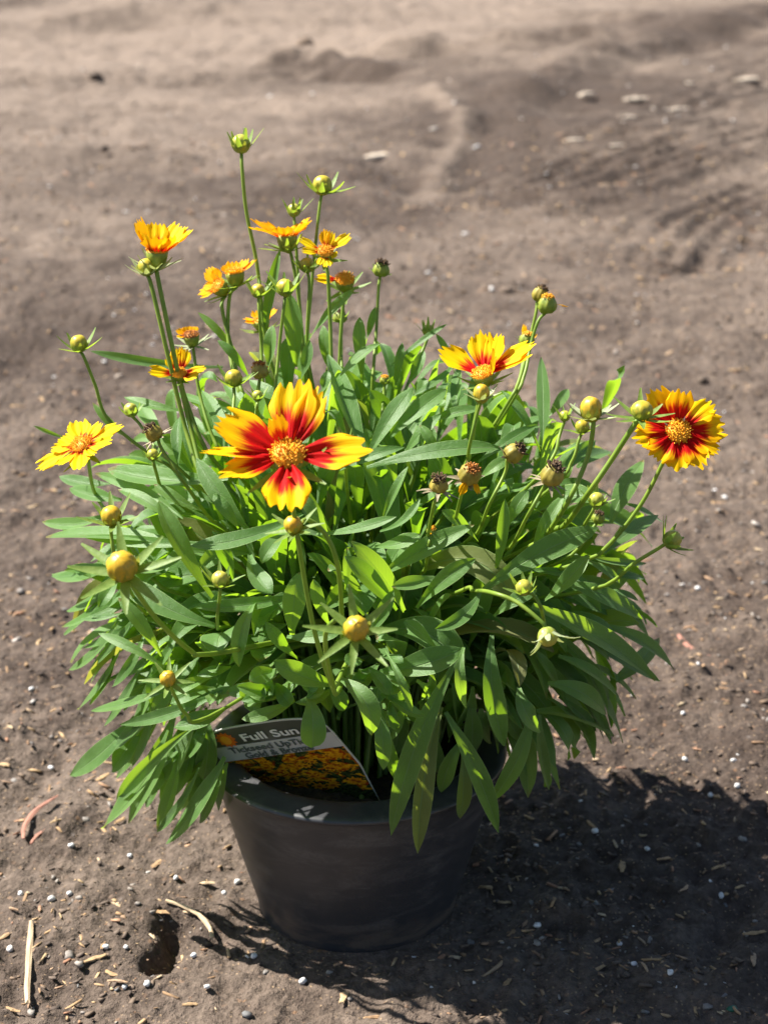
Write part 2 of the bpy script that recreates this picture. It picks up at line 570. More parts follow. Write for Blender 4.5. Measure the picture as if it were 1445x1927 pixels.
# ------------------------------------------------------------------ loose bits lying on the ground
CUBE_V = np.array([[x, y, z] for z in (-1, 1) for y in (-1, 1) for x in (-1, 1)], float)
CUBE_F = np.array([[0, 2, 3, 1], [4, 5, 7, 6], [0, 1, 5, 4], [2, 6, 7, 3], [0, 4, 6, 2], [1, 3, 7, 5]])
def scatter(name, n, size, aspect, flat, mat, label, cat, lift=.35, pw=2.6, far=3.4):
    """many small angular bits, too many to count, each with its own size, turn and tint"""
    v = RNG.random(n) ** pw
    yy = -.30 + v * far
    hw = .36 + .31 * (yy + .45)
    xx = (RNG.random(n) * 2 - 1) * hw
    keep = (np.hypot(xx, yy) > .07) & (fbm(xx, yy, 7, 3, 17) + .9 * RNG.random(n) - .45 > -.12)
    xx, yy = xx[keep], yy[keep]
    n = len(xx)
    s = size[0] + (size[1] - size[0]) * RNG.random(n) ** 2.5
    s *= 1 + .4 * np.clip(yy, 0, 3)
    dims = np.stack([s * (aspect[0] + (aspect[1] - aspect[0]) * RNG.random(n)), s, s * flat * (.7 + .6 * RNG.random(n))], 1)
    V = CUBE_V[None] * (1 + (RNG.random((n, 8, 3)) - .5) * .75) * dims[:, None, :]
    taper = 1 - .45 * np.abs(V[:, :, :1]) / dims[:, None, :1]
    V[:, :, 1:] *= taper
    a = RNG.random(n) * 6.283
    tl = (RNG.random(n) - .5) * .7
    ca, sa, ct, stt = np.cos(a), np.sin(a), np.cos(tl), np.sin(tl)
    x0 = V[:, :, 0] * ct[:, None] - V[:, :, 2] * stt[:, None]
    z0 = V[:, :, 0] * stt[:, None] + V[:, :, 2] * ct[:, None]
    x1 = x0 * ca[:, None] - V[:, :, 1] * sa[:, None]
    y1 = x0 * sa[:, None] + V[:, :, 1] * ca[:, None]
    zz = height(xx, yy) + dims[:, 2] * lift
    V = np.stack([x1 + xx[:, None], y1 + yy[:, None], z0 + zz[:, None]], -1)
    me = bpy.data.meshes.new(name)
    me.vertices.add(n * 8)
    me.vertices.foreach_set('co', V.ravel())
    F = (CUBE_F[None] + (np.arange(n) * 8)[:, None, None]).reshape(-1)
    me.loops.add(len(F))
    me.loops.foreach_set('vertex_index', F)
    me.polygons.add(n * 6)
    me.polygons.foreach_set('loop_start', np.arange(n * 6) * 4)
    me.update()
    me.attributes.new('rnd', 'FLOAT', 'POINT').data.foreach_set('value', np.repeat(RNG.random(n), 8))
    me.materials.append(mat)
    o = link(bpy.data.objects.new(name, me))
    return tag(o, label, cat, kind='stuff')
scatter('soil_crumbs', 40000, (.0003, .0019), (1, 1.7), .75, CRUMB, 'loose dark brown soil crumbs strewn over the ground', 'soil')
scatter('mulch_flecks', 24000, (.00025, .0017), (1.3, 3.6), .55, FLECK, 'tiny tan mulch flecks strewn over the ground', 'mulch', .28, 3.2)
scatter('grit', 6000, (.0004, .0017), (1, 1.5), .75, STONE, 'fine grey grit scattered over the soil', 'grit')
scatter('perlite_specks', 500, (.0005, .0013), (1, 1.5), .9, PERL, 'tiny white perlite specks scattered over the soil', 'perlite', .6)
scatter('pale_grit', 650, (.0008, .0026), (1, 1.6), .7, PALEGRIT, 'pale gritty specks dotted over the far bare ground', 'grit', .6, 1.15, 5.2)

def lump_mesh(name, dims, mat, seed, rough=.18):
    """a rounded, uneven pebble or crumb"""
    rr = random.Random(seed)
    import bmesh
    bm = bmesh.new()
    bmesh.ops.create_icosphere(bm, subdivisions=2, radius=1)
    for v in bm.verts:
        k = 1 + (rr.random() - .5) * rough * 2
        v.co = Vector((v.co.x * dims[0] * k, v.co.y * dims[1] * k, v.co.z * dims[2] * k))
    me = bpy.data.meshes.new(name)
    bm.to_mesh(me)
    bm.free()
    me.polygons.foreach_set('use_smooth', [True] * len(me.polygons))
    me.attributes.new('rnd', 'FLOAT', 'POINT').data.foreach_set('value', [rr.random()] * len(me.vertices))
    me.materials.append(mat)
    return me
def chip_mesh(name, L, w, h, mat, seed, bend=0):
    """a split sliver of wood: tapered, ragged ends, a little bent"""
    rr = random.Random(seed)
    V, F = [], []
    n = 7
    for i in range(n):
        t = i / (n - 1)
        k = .55 + .45 * math.sin(math.pi * min(1, max(0, t * .9 + .05)))
        k *= 1 + (rr.random() - .5) * .35
        cy = bend * L * (4 * t * (1 - t)) + (rr.random() - .5) * w * .15
        for a in range(6):
            an = a * math.pi / 3 + .3
            V.append(((t - .5) * L + (rr.random() - .5) * w * (.9 if i in (0, n - 1) else .2), cy + math.cos(an) * w * .5 * k, math.sin(an) * h * .5 * k + h * .15 * rr.random()))
    for i in range(n - 1):
        for a in range(6):
            b = (a + 1) % 6
            F.append((i * 6 + a, i * 6 + b, (i + 1) * 6 + b, (i + 1) * 6 + a))
    F += [tuple(range(5, -1, -1)), tuple(range((n - 1) * 6, n * 6))]
    me = bpy.data.meshes.new(name)
    me.from_pydata(V, [], F)
    me.attributes.new('rnd', 'FLOAT', 'POINT').data.foreach_set('value', [rr.random()] * len(V))
    me.materials.append(mat)
    return me
def put(name, me, px, py, label, cat, group=None, turn=None, sink=.25, dims_z=.002):
    g = G(px, py)
    for _ in range(4):                       # stand it on the uneven soil along the same line of sight
        r = ray(px, py)
        z = float(height(g[0:1], g[1:2])[0])
        g = CAM + r * ((z - CAM[2]) / r[2])
    o = link(bpy.data.objects.new(name, me))
    o.location = (g[0], g[1], g[2] + dims_z * (1 - sink))
    o.rotation_euler = (0, 0, turn if turn is not None else random.random() * 6.28)
    return tag(o, label, cat, group)
def span(p0, p1):
    a, b = G(*p0), G(*p1)
    return math.dist(a, b), math.atan2(b[1] - a[1], b[0] - a[0]), ((p0[0] + p1[0]) / 2, (p0[1] + p1[1]) / 2)
def sliver(name, p0, p1, w, h, mat, label, cat, seed, bend=0, group=None):
    L, a, c = span(p0, p1)
    return put(name, chip_mesh(name, L, w, h, mat, seed, bend), c[0], c[1], label, cat, group, a, .2, h * .5)
sliver('straw_stick', (59, 1735), (52, 1885), .0045, .003, STRAW, 'straight pale straw stick lying on soil, upright to the pot', 'stick', 1)
sliver('curved_twig', (312, 1698), (400, 1768), .0030, .0028, STRAW, 'curved pale twig beside the hollow left of the pot', 'twig', 2, .14)
sliver('brown_twig', (975, 1768), (906, 1842), .0026, .0026, TWIG, 'thin brown twig lying in the shadow right of the pot', 'twig', 3, .08)
sliver('bark_strip', (108, 1500), (45, 1580), .0042, .002, REDBARK, 'long reddish bark strip lying in sun under the drooping leaves', 'bark', 4, -.12)
sliver('bark_strip', (1345, 1240), (1275, 1190), .0055, .002, REDBARK, 'reddish bark strip on the sunny ground right of the mound', 'bark', 5, .15)
sliver('bark_strip', (60, 1590), (95, 1560), .003, .002, REDBARK, 'short tan bark strip beside the long reddish strip', 'bark', 6, .1)
for i, (x, y, w) in enumerate([(1405, 152, .034), (1285, 160, .030), (1105, 178, .024), (1195, 188, .028), (1243, 195, .026), (1278, 207, .024), (1180, 222, .02), (712, 297, .034), (1080, 265, .018), (1160, 275, .016)]):
    m_ = chip_mesh('pale_wood_chunk', w * 2.0, w * .8, w * .4, PALEWOOD, 40 + i)
    put('pale_wood_chunk', m_, x, y, 'blurred pale wood chunk lying on the far soil' if i != 7 else 'lone pale wood chunk on dark soil beside the curved ridge', 'wood', 'pale wood chunks on the far soil' if i != 7 else None, .2 + random.random() * .6, .75, w * .2)
for i, (x, y, w) in enumerate([(180, 152, .024), (197, 283, .011), (955, 552, .010), (1320, 720, .008), (575, 90, .03)]):
    put('soil_clod', lump_mesh('soil_clod', (w, w * .8, w * .7), CRUMB, 60 + i, .25), x, y, 'dark soil clod sitting alone on the bare ground', 'clod', 'dark soil clods', None, .3, w * .6)
def where(x, y):
    if y > 1455 + (x - 1000) * .07 and x > 560 + (y - 1780) * 2.04 and x > 520:
        return "lying in the plant's shadow", 'in shadow'
    if x < 560 and y > 1130:
        return 'lying on the sunlit soil left of the pot', 'left of the pot'
    return 'lying on the sunlit soil right of the leafy mound', 'right of the mound'
WG = [(132, 1684), (98, 1695), (200, 1785), (238, 1785), (365, 1801), (422, 1683), (447, 1663), (478, 1803), (135, 1594), (245, 1613), (332, 1655), (40, 1685), (97, 1448), (235, 1860), (277, 1855), (1119, 1567), (1355, 1689), (1192, 1817), (1217, 1600), (1386, 1482), (1379, 1434), (1336, 1500), (1288, 1432), (1284, 1345), (1240, 755), (1345, 925), (1312, 1110), (690, 205), (60, 1300), (20, 1790), (1165, 1780), (1010, 1745), (1260, 1833), (390, 1860), (570, 1850)]
for i, (x, y) in enumerate(WG):
    s = .0014 + .0007 * random.random()
    put('perlite_grain', lump_mesh('perlite_grain', (s * 1.25, s, s * .9), PERL, 100 + i), x, y, 'small round white perlite grain ' + where(x, y)[0], 'perlite', 'white perlite grains ' + where(x, y)[1], None, .2, s)
PB = [(40, 1113, .0085), (120, 1352, .006), (1345, 925, .005), (1255, 1120, .006), (150, 1690, .005), (1297, 1100, .004), (1395, 1580, .008), (1010, 1775, .006), (885, 1775, .006), (130, 1800, .009), (150, 1815, .007), (60, 1905, .006), (28, 1470, .006), (465, 1910, .007), (160, 1545, .008), (1090, 1590, .006), (1120, 1700, .005), (1000, 1700, .005), (1330, 1895, .006), (660, 1880, .004), (500, 1830, .005), (620, 1830, .004), (1190, 1310, .005), (1400, 1330, .006), (60, 1400, .005), (260, 1700, .004)]
for i, (x, y, s) in enumerate(PB):
    put('pebble', lump_mesh('pebble', (s * .46, s * .36, s * .24), STONE, 200 + i, .30), x, y, 'small dull grey brown pebble ' + where(x, y)[0], 'pebble', 'grey brown pebbles ' + where(x, y)[1], None, .85, s * .24)
for i in range(84):
    while True:
        x, y = random.uniform(5, 1440), random.uniform(1130, 1925)
        g = G(x, y)
        if math.hypot(g[0], g[1]) > .085 and not (150 < x < 1230 and y < 1420):
            break
    L = .0042 + .009 * random.random() ** 2
    put('wood_chip', chip_mesh('wood_chip', L, L * random.uniform(.22, .4), .0016, FLECK, 300 + i, random.uniform(-.1, .1)), x, y, 'small tan wood chip ' + where(x, y)[0], 'wood chip', 'tan wood chips ' + where(x, y)[1], None, .2, .001)
put('plastic_scrap', lump_mesh('plastic_scrap', (.0032, .0026, .001), mat_simple('green_plastic', (.01, .09, .05), (.015, .12, .07), 200, .4), 400), 1377, 1900, 'tiny dark green plastic scrap in the shadow', 'scrap', None, None, .2, .001)

# ------------------------------------------------------------------ the pot
def lathe(name, prof, mat, parent, n=96, wob=0):
    V, F = [], []
    for r, z in prof:
        for j in range(n):
            a = 2 * math.pi * j / n
            k = 1 + wob * math.sin(2 * a + .7) + wob * .6 * math.sin(3 * a + 2 + z * 9)
            V.append((r * k * math.cos(a), r * k * math.sin(a), z))
    for i in range(len(prof) - 1):
        for j in range(n):
            b = (j + 1) % n
            F.append((i * n + j, i * n + b, (i + 1) * n + b, (i + 1) * n + j))
    return mesh(name, V, F, mat, parent)
pot = link(bpy.data.objects.new('flower_pot', None))
tag(pot, 'round scuffed black plastic nursery pot standing on the soil', 'flower pot')
RB, RL, ZL = .0597, .0875, .1034
wall = [(.0005, .006), (.050, .006), (RB - .006, .004), (RB - .003, -.004), (RB, -.003), (RB + .0008, .003)]
wall += [(RB + (RL - .0022 - RB) * k ** .93, .003 + (ZL - .006) * k) for k in np.linspace(.06, 1, 14)]
wall += [(RL - .0012, ZL - .0015)]
inner = [(RL - .0105, ZL + .010), (RL - .0125, ZL - .01), (RB - .002, .010)]
lathe('pot_wall', wall, PLASTIC, pot, wob=.0035)
rimp = [(RL - .0016, ZL - .0022), (RL + .0006, ZL - .0016), (RL + .0013, ZL), (RL + .0004, ZL + .0013), (RL - .0014, ZL + .0020), (RL - .0045, ZL + .0026), (RL - .0100, ZL + .0036), (RL - .0140, ZL + .0044), (RL - .0158, ZL + .0042), (RL - .0168, ZL + .0030), (RL - .0174, ZL - .002), (RL - .0190, ZL - .026)]
lathe('pot_rim', rimp, PLASTIC, pot, wob=.0035)
V, F = [], []
n, nr = 64, 14
for i in range(nr):
    for j in range(n):
        r = (RL - .0178) * (i + .001) / (nr - 1)
        a = 2 * math.pi * j / n
        V.append((r * math.cos(a), r * math.sin(a), ZL - .010 + .006 * (1 - i / nr) + (random.random() - .5) * .005))
for i in range(nr - 1):
    for j in range(n):
        b = (j + 1) % n
        F.append((i * n + j, i * n + b, (i + 1) * n + b, (i + 1) * n + j))
mesh('potting_soil', V, F, POTSOIL, pot)

# ------------------------------------------------------------------ the plant: stems, leaves, heads
ROOT = np.array([0, 0, ZL - .008])
plant = link(bpy.data.objects.new('tickseed_plant', None))
plant.location = ROOT
tag(plant, 'bushy green tickseed plant with gold and red flowers growing in the black pot', 'plant')

def catmull(pts, n):
    pts = [np.array(p, float) for p in pts]
    pts = [2 * pts[0] - pts[1]] + pts + [2 * pts[-1] - pts[-2]]
    out = []
    for i in range(1, len(pts) - 2):
        p0, p1, p2, p3 = pts[i - 1:i + 3]
        for k in range(n):
            t = k / n
            out.append(.5 * (2 * p1 + (p2 - p0) * t + (2 * p0 - 5 * p1 + 4 * p2 - p3) * t * t + (3 * p1 - p0 - 3 * p2 + p3) * t ** 3))
    out.append(pts[-2])
    return out
def tube(name, pts, r0, r1, mat, sides=7, n=6, parent=plant, origin=ROOT):
    c = catmull(pts, n)
    V, F = [], []
    nrm = None
    for i, p in enumerate(c):
        d = unit(c[min(i + 1, len(c) - 1)] - c[max(i - 1, 0)])
        if nrm is None:
            nrm = unit(np.cross(d, [.3, .8, .2]))
        nrm = unit(nrm - d * (nrm @ d))
        b = np.cross(d, nrm)
        r = r0 + (r1 - r0) * i / (len(c) - 1)
        for k in range(sides):
            a = 2 * math.pi * k / sides
            V.append(p - origin + r * (math.cos(a) * nrm + math.sin(a) * b))
    for i in range(len(c) - 1):
        for k in range(sides):
            b = (k + 1) % sides
            F.append((i * sides + k, i * sides + b, (i + 1) * sides + b, (i + 1) * sides + k))
    F.append(tuple(range((len(c) - 1) * sides, len(c) * sides)))
    return mesh(name, V, F, mat, parent)

def leaf_geo(A, B, mid, w, nhint, roll=0., fold=.35, twist=0., rnd=None, age=0., wave=1., curl=0.):
    """one lance-shaped leaf from A to B bowed through mid; w full width in metres"""
    NT, NS = 13, 6
    A, B, mid = (np.asarray(v, float) for v in (A, B, mid))
    ctrl = 2 * mid - .5 * (A + B)
    V, UV = [], []
    ph, ph2 = random.random() * 6.28, random.random() * 6.28
    bl = random.uniform(.50, .66)
    tipk = random.uniform(1.7, 2.6)
    L = np.linalg.norm(B - A)
    for i in range(NT):
        t = i / (NT - 1)
        te = t ** .92
        p = (1 - te) ** 2 * A + 2 * te * (1 - te) * ctrl + te * te * B
        d = unit(2 * (1 - te) * (ctrl - A) + 2 * te * (B - ctrl))
        s = np.cross(d, nhint)
        s = unit(s)
        nn = np.cross(s, d)
        an = roll + twist * (t - .4)
        s, nn = s * math.cos(an) + nn * math.sin(an), nn * math.cos(an) - s * math.sin(an)
        k = .20 + .80 * math.sin(math.pi / 2 * min(1, max(0, (t - .03) / bl))) ** 1.15
        if t > bl:
            k *= max(0, 1 - ((t - bl) / (1 - bl)) ** tipk) ** .82
        hw = .5 * w * max(k, .035)
        p = p + nn * curl * L * t * t
        for j in range(NS + 1):
            u = j / NS * 2 - 1
            fz = abs(u) * fold * hw + wave * .05 * w * math.sin(5.2 * t + ph + (ph2 if u > 0 else 0)) * u * u
            V.append(p + s * u * hw * math.cos(fold * .6) + nn * fz)
            UV.append((j / NS, t))
    F = []
    for i in range(NT - 1):
        for j in range(NS):
            a = i * (NS + 1) + j
            F.append((a, a + 1, a + NS + 2, a + NS + 1))
    n = len(V)
    r = random.random() if rnd is None else rnd
    return V, F, UV, [r] * n, [age] * n
def leaf_obj(geo):
    V, F, UV, r, a = geo
    return mesh('leaf', np.array(V) - ROOT, F, LEAF, plant, UV, {'rnd': r, 'age': a})
VIEW = camdir((0, .25, 1))
# leaves that can be picked out: base x, y, tip x, y, width (photo pixels), depth of base, depth of tip
# (under .3: metres in front of the mound's surface; above: distance from the camera), sideways bow, roll in degrees, age
LV = [
 (420, 690, 170, 660, 24, -.02, .03, -10, 10), (350, 772, 234, 747, 21, -.01, .02, -6, 0), (160, 835, 64, 801, 10, .0, .02, -4, 0),
 (430, 900, 203, 882, 46, .00, .03, -14, 5), (345, 975, 179, 891, 24, .0, .035, 12, 25), (330, 985, 222, 921, 24, .01, .035, 8, -10),
 (400, 1125, 299, 943, 42, .0, .03, -8, -25), (215, 960, 80, 982, 26, -.03, .0, -16, 0), (200, 999, 110, 990, 16, -.02, .01, -6, 0),
 (340, 1022, 87, 1011, 35, .0, .03, 10, -15), (400, 1022, 150, 1008, 22, .005, .03, -6, 10), (225, 1062, 134, 1065, 17, -.02, .01, -6, 0),
 (215, 910, 112, 896, 26, -.03, -.005, -8, 0), (230, 942, 133, 918, 30, -.02, .01, -4, 10), (222, 1088, 186, 1143, 27, -.01, .015, 0, 0),
 (405, 1178, 232, 1092, 46, .01, .03, -10, 0), (305, 1235, 223, 1125, 26, .01, .035, 6, 15), (570, 968, 358, 1027, 38, .02, .05, -14, -12),
 (540, 1000, 493, 1060, 30, .02, .04, 6, 0), (470, 1045, 513, 1117, 40, .0, .025, 10, 15), (570, 1117, 367, 1144, 28, .0, .035, -8, 0),
 (550, 1195, 564, 1076, 42, .01, .03, -4, -8), (760, 1150, 661, 1018, 40, .0, .035, 6, 12), (745, 1150, 648, 1047, 42, .01, .04, 4, -14),
 (595, 1005, 746, 972, 22, .0, .035, 6, 0), (650, 1110, 653, 1030, 17, .0, .02, 2, 0), (690, 858, 617, 668, 46, .0, .03, -4, -18),
 (690, 865, 777, 728, 36, .0, .035, -4, 14), (770, 748, 852, 690, 16, -.02, .01, 4, 0), (690, 880, 942, 843, 34, .01, .045, -12, 0),
 (640, 885, 761, 842, 23, .02, .04, -6, 0), (735, 822, 840, 733, 36, -.01, .02, -4, 0), (1021, 845, 1018, 672, 25, -.03, -.01, 2, 0),
 (858, 790, 862, 690, 24, -.02, .0, 0, 30), (1015, 850, 943, 735, 20, -.02, .01, 8, 0), (1030, 785, 1068, 732, 20, -.03, .0, 2, 0),
 (1130, 780, 1174, 688, 27, -.03, .01, 0, 0), (1148, 985, 1210, 866, 38, -.01, .02, -6, 5), (1170, 948, 1252, 988, 26, -.02, .01, -6, 30),
 (1135, 1040, 1238, 969, 30, .0, .03, -4, 0), (910, 1110, 1126, 993, 46, .01, .045, -10, -5), (1025, 1130, 1107, 1043, 32, .01, .04, 4, 10),
 (1000, 1140, 1231, 1282, 50, .01, .04, -14, 0), (1130, 1175, 1268, 1259, 34, -.01, .02, -10, 0), (1050, 1235, 1163, 1312, 32, .0, .02, -10, 20),
 (1030, 1285, 1141, 1344, 38, .0, .025, -14, 0), (1010, 1340, 1155, 1385, 46, -.01, .01, -14, 20), (1050, 1095, 1207, 1166, 38, .0, .03, -12, 0),
 (925, 1195, 948, 1404, 40, .01, .02, 10, 0), (1000, 1330, 919, 1512, 32, .005, .775, -16, 5), (1015, 1345, 1033, 1486, 27, -.005, .80, 6, 0, .15),
 (975, 1295, 1016, 1376, 40, .0, .015, 8, 10), (872, 1218, 877, 1333, 24, .03, .04, 10, 20), (715, 1266, 872, 1220, 52, .015, .03, 8, 0),
 (785, 1145, 895, 1051, 34, .015, .05, -8, -10), (840, 1082, 737, 1104, 30, .01, .04, -4, 0), (905, 1110, 818, 1184, 26, .02, .045, -16, 0),
 (634, 1275, 700, 1383, 40, .03, .05, -22, 10), (706, 1325, 721, 1448, 30, .01, .03, -6, 0), (712, 1300, 767, 1496, 27, .015, .755, 14, 10),
 (725, 1225, 776, 1340, 15, .02, .035, -4, 0), (858, 1245, 736, 1573, 42, .01, .748, 16, 0, .05), (830, 1330, 786, 1606, 38, .0, .752, 10, 10, .45),
 (838, 1340, 938, 1567, 37, .005, .765, -8, 0), (872, 1390, 830, 1492, 30, -.01, .775, 6, 0), (870, 1420, 866, 1541, 30, -.01, .775, -4, 10, .3),
 (582, 1308, 588, 1406, 46, .02, .04, -4, 5), (540, 1198, 640, 1190, 28, .02, .03, 4, 0), (640, 1290, 515, 1243, 42, .01, .035, -8, 10),
 (310, 1300, 172, 1338, 23, .0, .02, -4, 0), (420, 1298, 226, 1364, 25, .01, .035, -10, 20), (310, 1255, 186, 1192, 19, .0, .02, 4, 0),
 (235, 1152, 150, 1165, 12, -.01, .01, -4, 0), (318, 1375, 193, 1559, 42, -.01, .80, -16, -18), (330, 1340, 241, 1551, 36, -.02, .815, -8, 0),
 (362, 1370, 218, 1512, 24, .01, .79, 8, 30), (338, 1415, 297, 1561, 26, -.01, .80, -6, 0), (425, 1425, 313, 1588, 36, .0, .785, -8, -14),
 (420, 1430, 376, 1549, 26, -.005, .79, -4, 0), (428, 1435, 411, 1526, 20, -.01, .80, 4, 20), (375, 1445, 296, 1566, 15, .0, .79, -8, 0),
 (310, 1455, 275, 1518, 22, -.03, .82, 4, 10), (262, 1262, 197, 1366, 24, -.02, .01, -4, 0), (362, 1375, 306, 1463, 36, .0, .795, -6, 10),
 (482, 1130, 450, 1255, 30, .015, .04, 12, 0), (425, 1332, 328, 1368, 36, .0, .03, -6, 0), (555, 1318, 455, 1353, 24, .005, .03, -6, 20),
 (540, 1298, 446, 1292, 28, .0, .03, -6, 0), (555, 1308, 455, 1319, 24, .0, .025, 5, 10), (497, 640, 528, 468, 22, .82, .80, -3, 0),
 (557, 690, 544, 550, 34, .80, .79, 2, 0), (580, 640, 668, 543, 22, .82, .81, -4, 0), (632, 715, 716, 646, 25, .76, .75, -6, 10),
 (505, 700, 512, 612, 28, .79, .78, 2, 20), (460, 690, 373, 588, 16, .82, .81, 6, 0), (468, 710, 410, 640, 20, .79, .78, 4, 0),
 (615, 700, 607, 612, 24, .80, .79, 2, 30), (565, 720, 583, 640, 22, .77, .76, 2, 0), (600, 750, 617, 698, 20, .75, .74, 2, 0),
 (682, 720, 677, 597, 26, .80, .79, 0, 30), (688, 650, 706, 578, 14, .82, .81, 0, 0), (735, 690, 841, 610, 12, .81, .80, -4, 0),
 (855, 705, 820, 628, 16, .82, .81, 4, 0), (765, 730, 798, 660, 22, .80, .79, 2, 0), (742, 735, 757, 645, 16, .80, .79, 0, 0),
 (545, 752, 470, 715, 28, .0, .02, -6, 10), (335, 880, 338, 785, 27, -.01, .01, 0, 20), (363, 880, 345, 782, 18, -.01, .015, 0, 0),
 (450, 790, 324, 740, 16, .0, .025, 4, 0), (308, 820, 258, 752, 28, -.02, .0, -4, 0), (250, 830, 175, 757, 15, -.02, .01, -6, 0),
 (470, 1000, 370, 862, 36, .01, .03, -4, 20), (448, 995, 402, 930, 24, .015, .03, 2, 0), (385, 962, 290, 912, 26, .0, .03, -4, -10),
 (718, 985, 767, 878, 20, .0, .025, -2, 10), (715, 1000, 790, 938, 18, .01, .03, 12, 0), (930, 1085, 950, 938, 22, .0, .035, 4, 10),
 (900, 905, 960, 862, 23, .0, .02, -4, 0), (955, 990, 994, 922, 26, .0, .02, -4, 0), (715, 1085, 892, 988, 36, .0, .03, -6, -5),
 (705, 1030, 792, 1005, 30, .0, .02, 6, 0), (1150, 1085, 1214, 1090, 17, -.01, .005, -4, 10), (1140, 1110, 1200, 1130, 14, -.01, .005, -4, 10),
 (1095, 1052, 1168, 1101, 20, .0, .02, -6, 0), (1100, 1045, 1216, 1060, 16, .0, .02, 6, 0), (1140, 1290, 1240, 1200, 30, -.03, -.015, 8, 0),
 (900, 870, 1010, 800, 24, -.01, .015, -4, 0), (1050, 900, 1120, 830, 26, -.01, .015, -4, 0), (1085, 880, 1150, 850, 30, -.02, .01, -6, 0),
 (800, 800, 905, 770, 24, -.01, .02, -6, 0), (760, 860, 830, 780, 28, -.01, .02, -6, 10), (440, 850, 380, 735, 26, .0, .02, 4, 0),
 (480, 800, 420, 720, 26, -.02, .01, 4, 10), (650, 800, 640, 700, 30, -.03, .0, 0, 10), (830, 880, 790, 800, 20, .0, .02, 4, 0),
 (620, 1180, 590, 1090, 24, .005, .03, -4, 0), (690, 1200, 740, 1110, 26, .01, .03, 4, 0), (560, 1240, 500, 1170, 26, .005, .03, -4, 10),
 (820, 1220, 760, 1170, 30, .01, .03, 4, 0), (930, 1160, 1010, 1110, 26, .01, .03, -6, 0), (900, 1020, 830, 960, 26, .0, .025, 4, 0),
 (440, 1090, 400, 1000, 28, .0, .025, 4, 10), (620, 1010, 560, 930, 26, .0, .02, 4, 0), (1000, 1050, 1060, 930, 26, -.005, .02, -4, 0),
]
lr = random.Random(5)
for i in range(30):            # low leaves over the label's top edge
    x = lr.uniform(385, 760)
    y = lr.uniform(1235, 1300)
    LV.append((x, y, x + lr.uniform(-90, 60), min(y + lr.uniform(5, 55), 1345), lr.uniform(20, 34), lr.uniform(-.01, .01), lr.uniform(.01, .03), lr.uniform(-10, 6), lr.uniform(-20, 20)))
for i in range(9):             # the fan hanging over the pot's left side
    x = lr.uniform(250, 420)
    y = 1345 + (x - 250) * .40 + lr.uniform(-35, 15)
    a = R(lr.uniform(106, 138))
    L = lr.uniform(100, 165)
    LV.append((x, y, x + L * math.cos(a), min(y + L * math.sin(a), 1570), lr.uniform(22, 36), .82 + lr.uniform(-.01, .02), .81 + lr.uniform(-.01, .02), lr.uniform(-12, 6), lr.uniform(-25, 25)))
for i in range(26):            # long outer leaves on the left flank
    x, y = lr.uniform(200, 380), lr.uniform(1040, 1330)
    a = R(lr.uniform(140, 178) - (y - 1040) * .14)
    L = lr.uniform(95, 160)
    LV.append((x, y, max(x + L * math.cos(a), 95 + abs(y - 1050) * .3), y + L * math.sin(a), lr.uniform(18, 30), lr.uniform(-.04, -.01), lr.uniform(-.03, .01), lr.uniform(-14, -2), lr.uniform(-20, 20)))
for i in range(24):            # and on the right flank
    x, y = lr.uniform(960, 1110), lr.uniform(1050, 1320)
    a = R(lr.uniform(5, 40) + (y - 1050) * .12)
    L = lr.uniform(95, 165)
    LV.append((x, y, min(x + L * math.cos(a), 1255 - abs(y - 1180) * .25), y + L * math.sin(a), lr.uniform(20, 34), lr.uniform(-.04, -.01), lr.uniform(-.03, .005), lr.uniform(2, 14) * -1, lr.uniform(-20, 20)))
for i in range(10):            # leaves in front of the rim's left end
    x, y = lr.uniform(350, 392), lr.uniform(1325, 1395)
    LV.append((x, y, x + lr.uniform(-85, -5), y + lr.uniform(80, 130), lr.uniform(22, 32), .79 + lr.uniform(-.01, .01), .785 + lr.uniform(-.01, .01), lr.uniform(-12, 4), lr.uniform(-20, 20)))
for i in range(14):            # leaves closing the front above the rim
    x, y = lr.uniform(640, 830), lr.uniform(1250, 1330)
    LV.append((x, y, x + lr.uniform(-35, 70), y + lr.uniform(60, 115), lr.uniform(20, 32), lr.uniform(-.005, .015), .765 + lr.uniform(-.005, .02), lr.uniform(-10, 10), lr.uniform(-25, 25)) if x > 735 else (x, y, x + lr.uniform(10, 80), min(y + lr.uniform(30, 70), 1385), lr.uniform(20, 30), lr.uniform(-.005, .015), lr.uniform(.0, .02), lr.uniform(-10, 10), lr.uniform(-25, 25)))
for i in range(14):            # dim leaves hanging inside the right front
    x = lr.uniform(740, 1000)
    y = lr.uniform(1270, 1345)
    LV.append((x, y, x + lr.uniform(-40, 60), y + lr.uniform(60, 120), lr.uniform(24, 38), lr.uniform(-.035, -.015), .80 + lr.uniform(-.005, .02), lr.uniform(-8, 8), lr.uniform(-25, 25)))
def depth_pt(x, y, d):
    return PD(x, y, d) if d > .3 else M(x, y, d)
n_named = 0
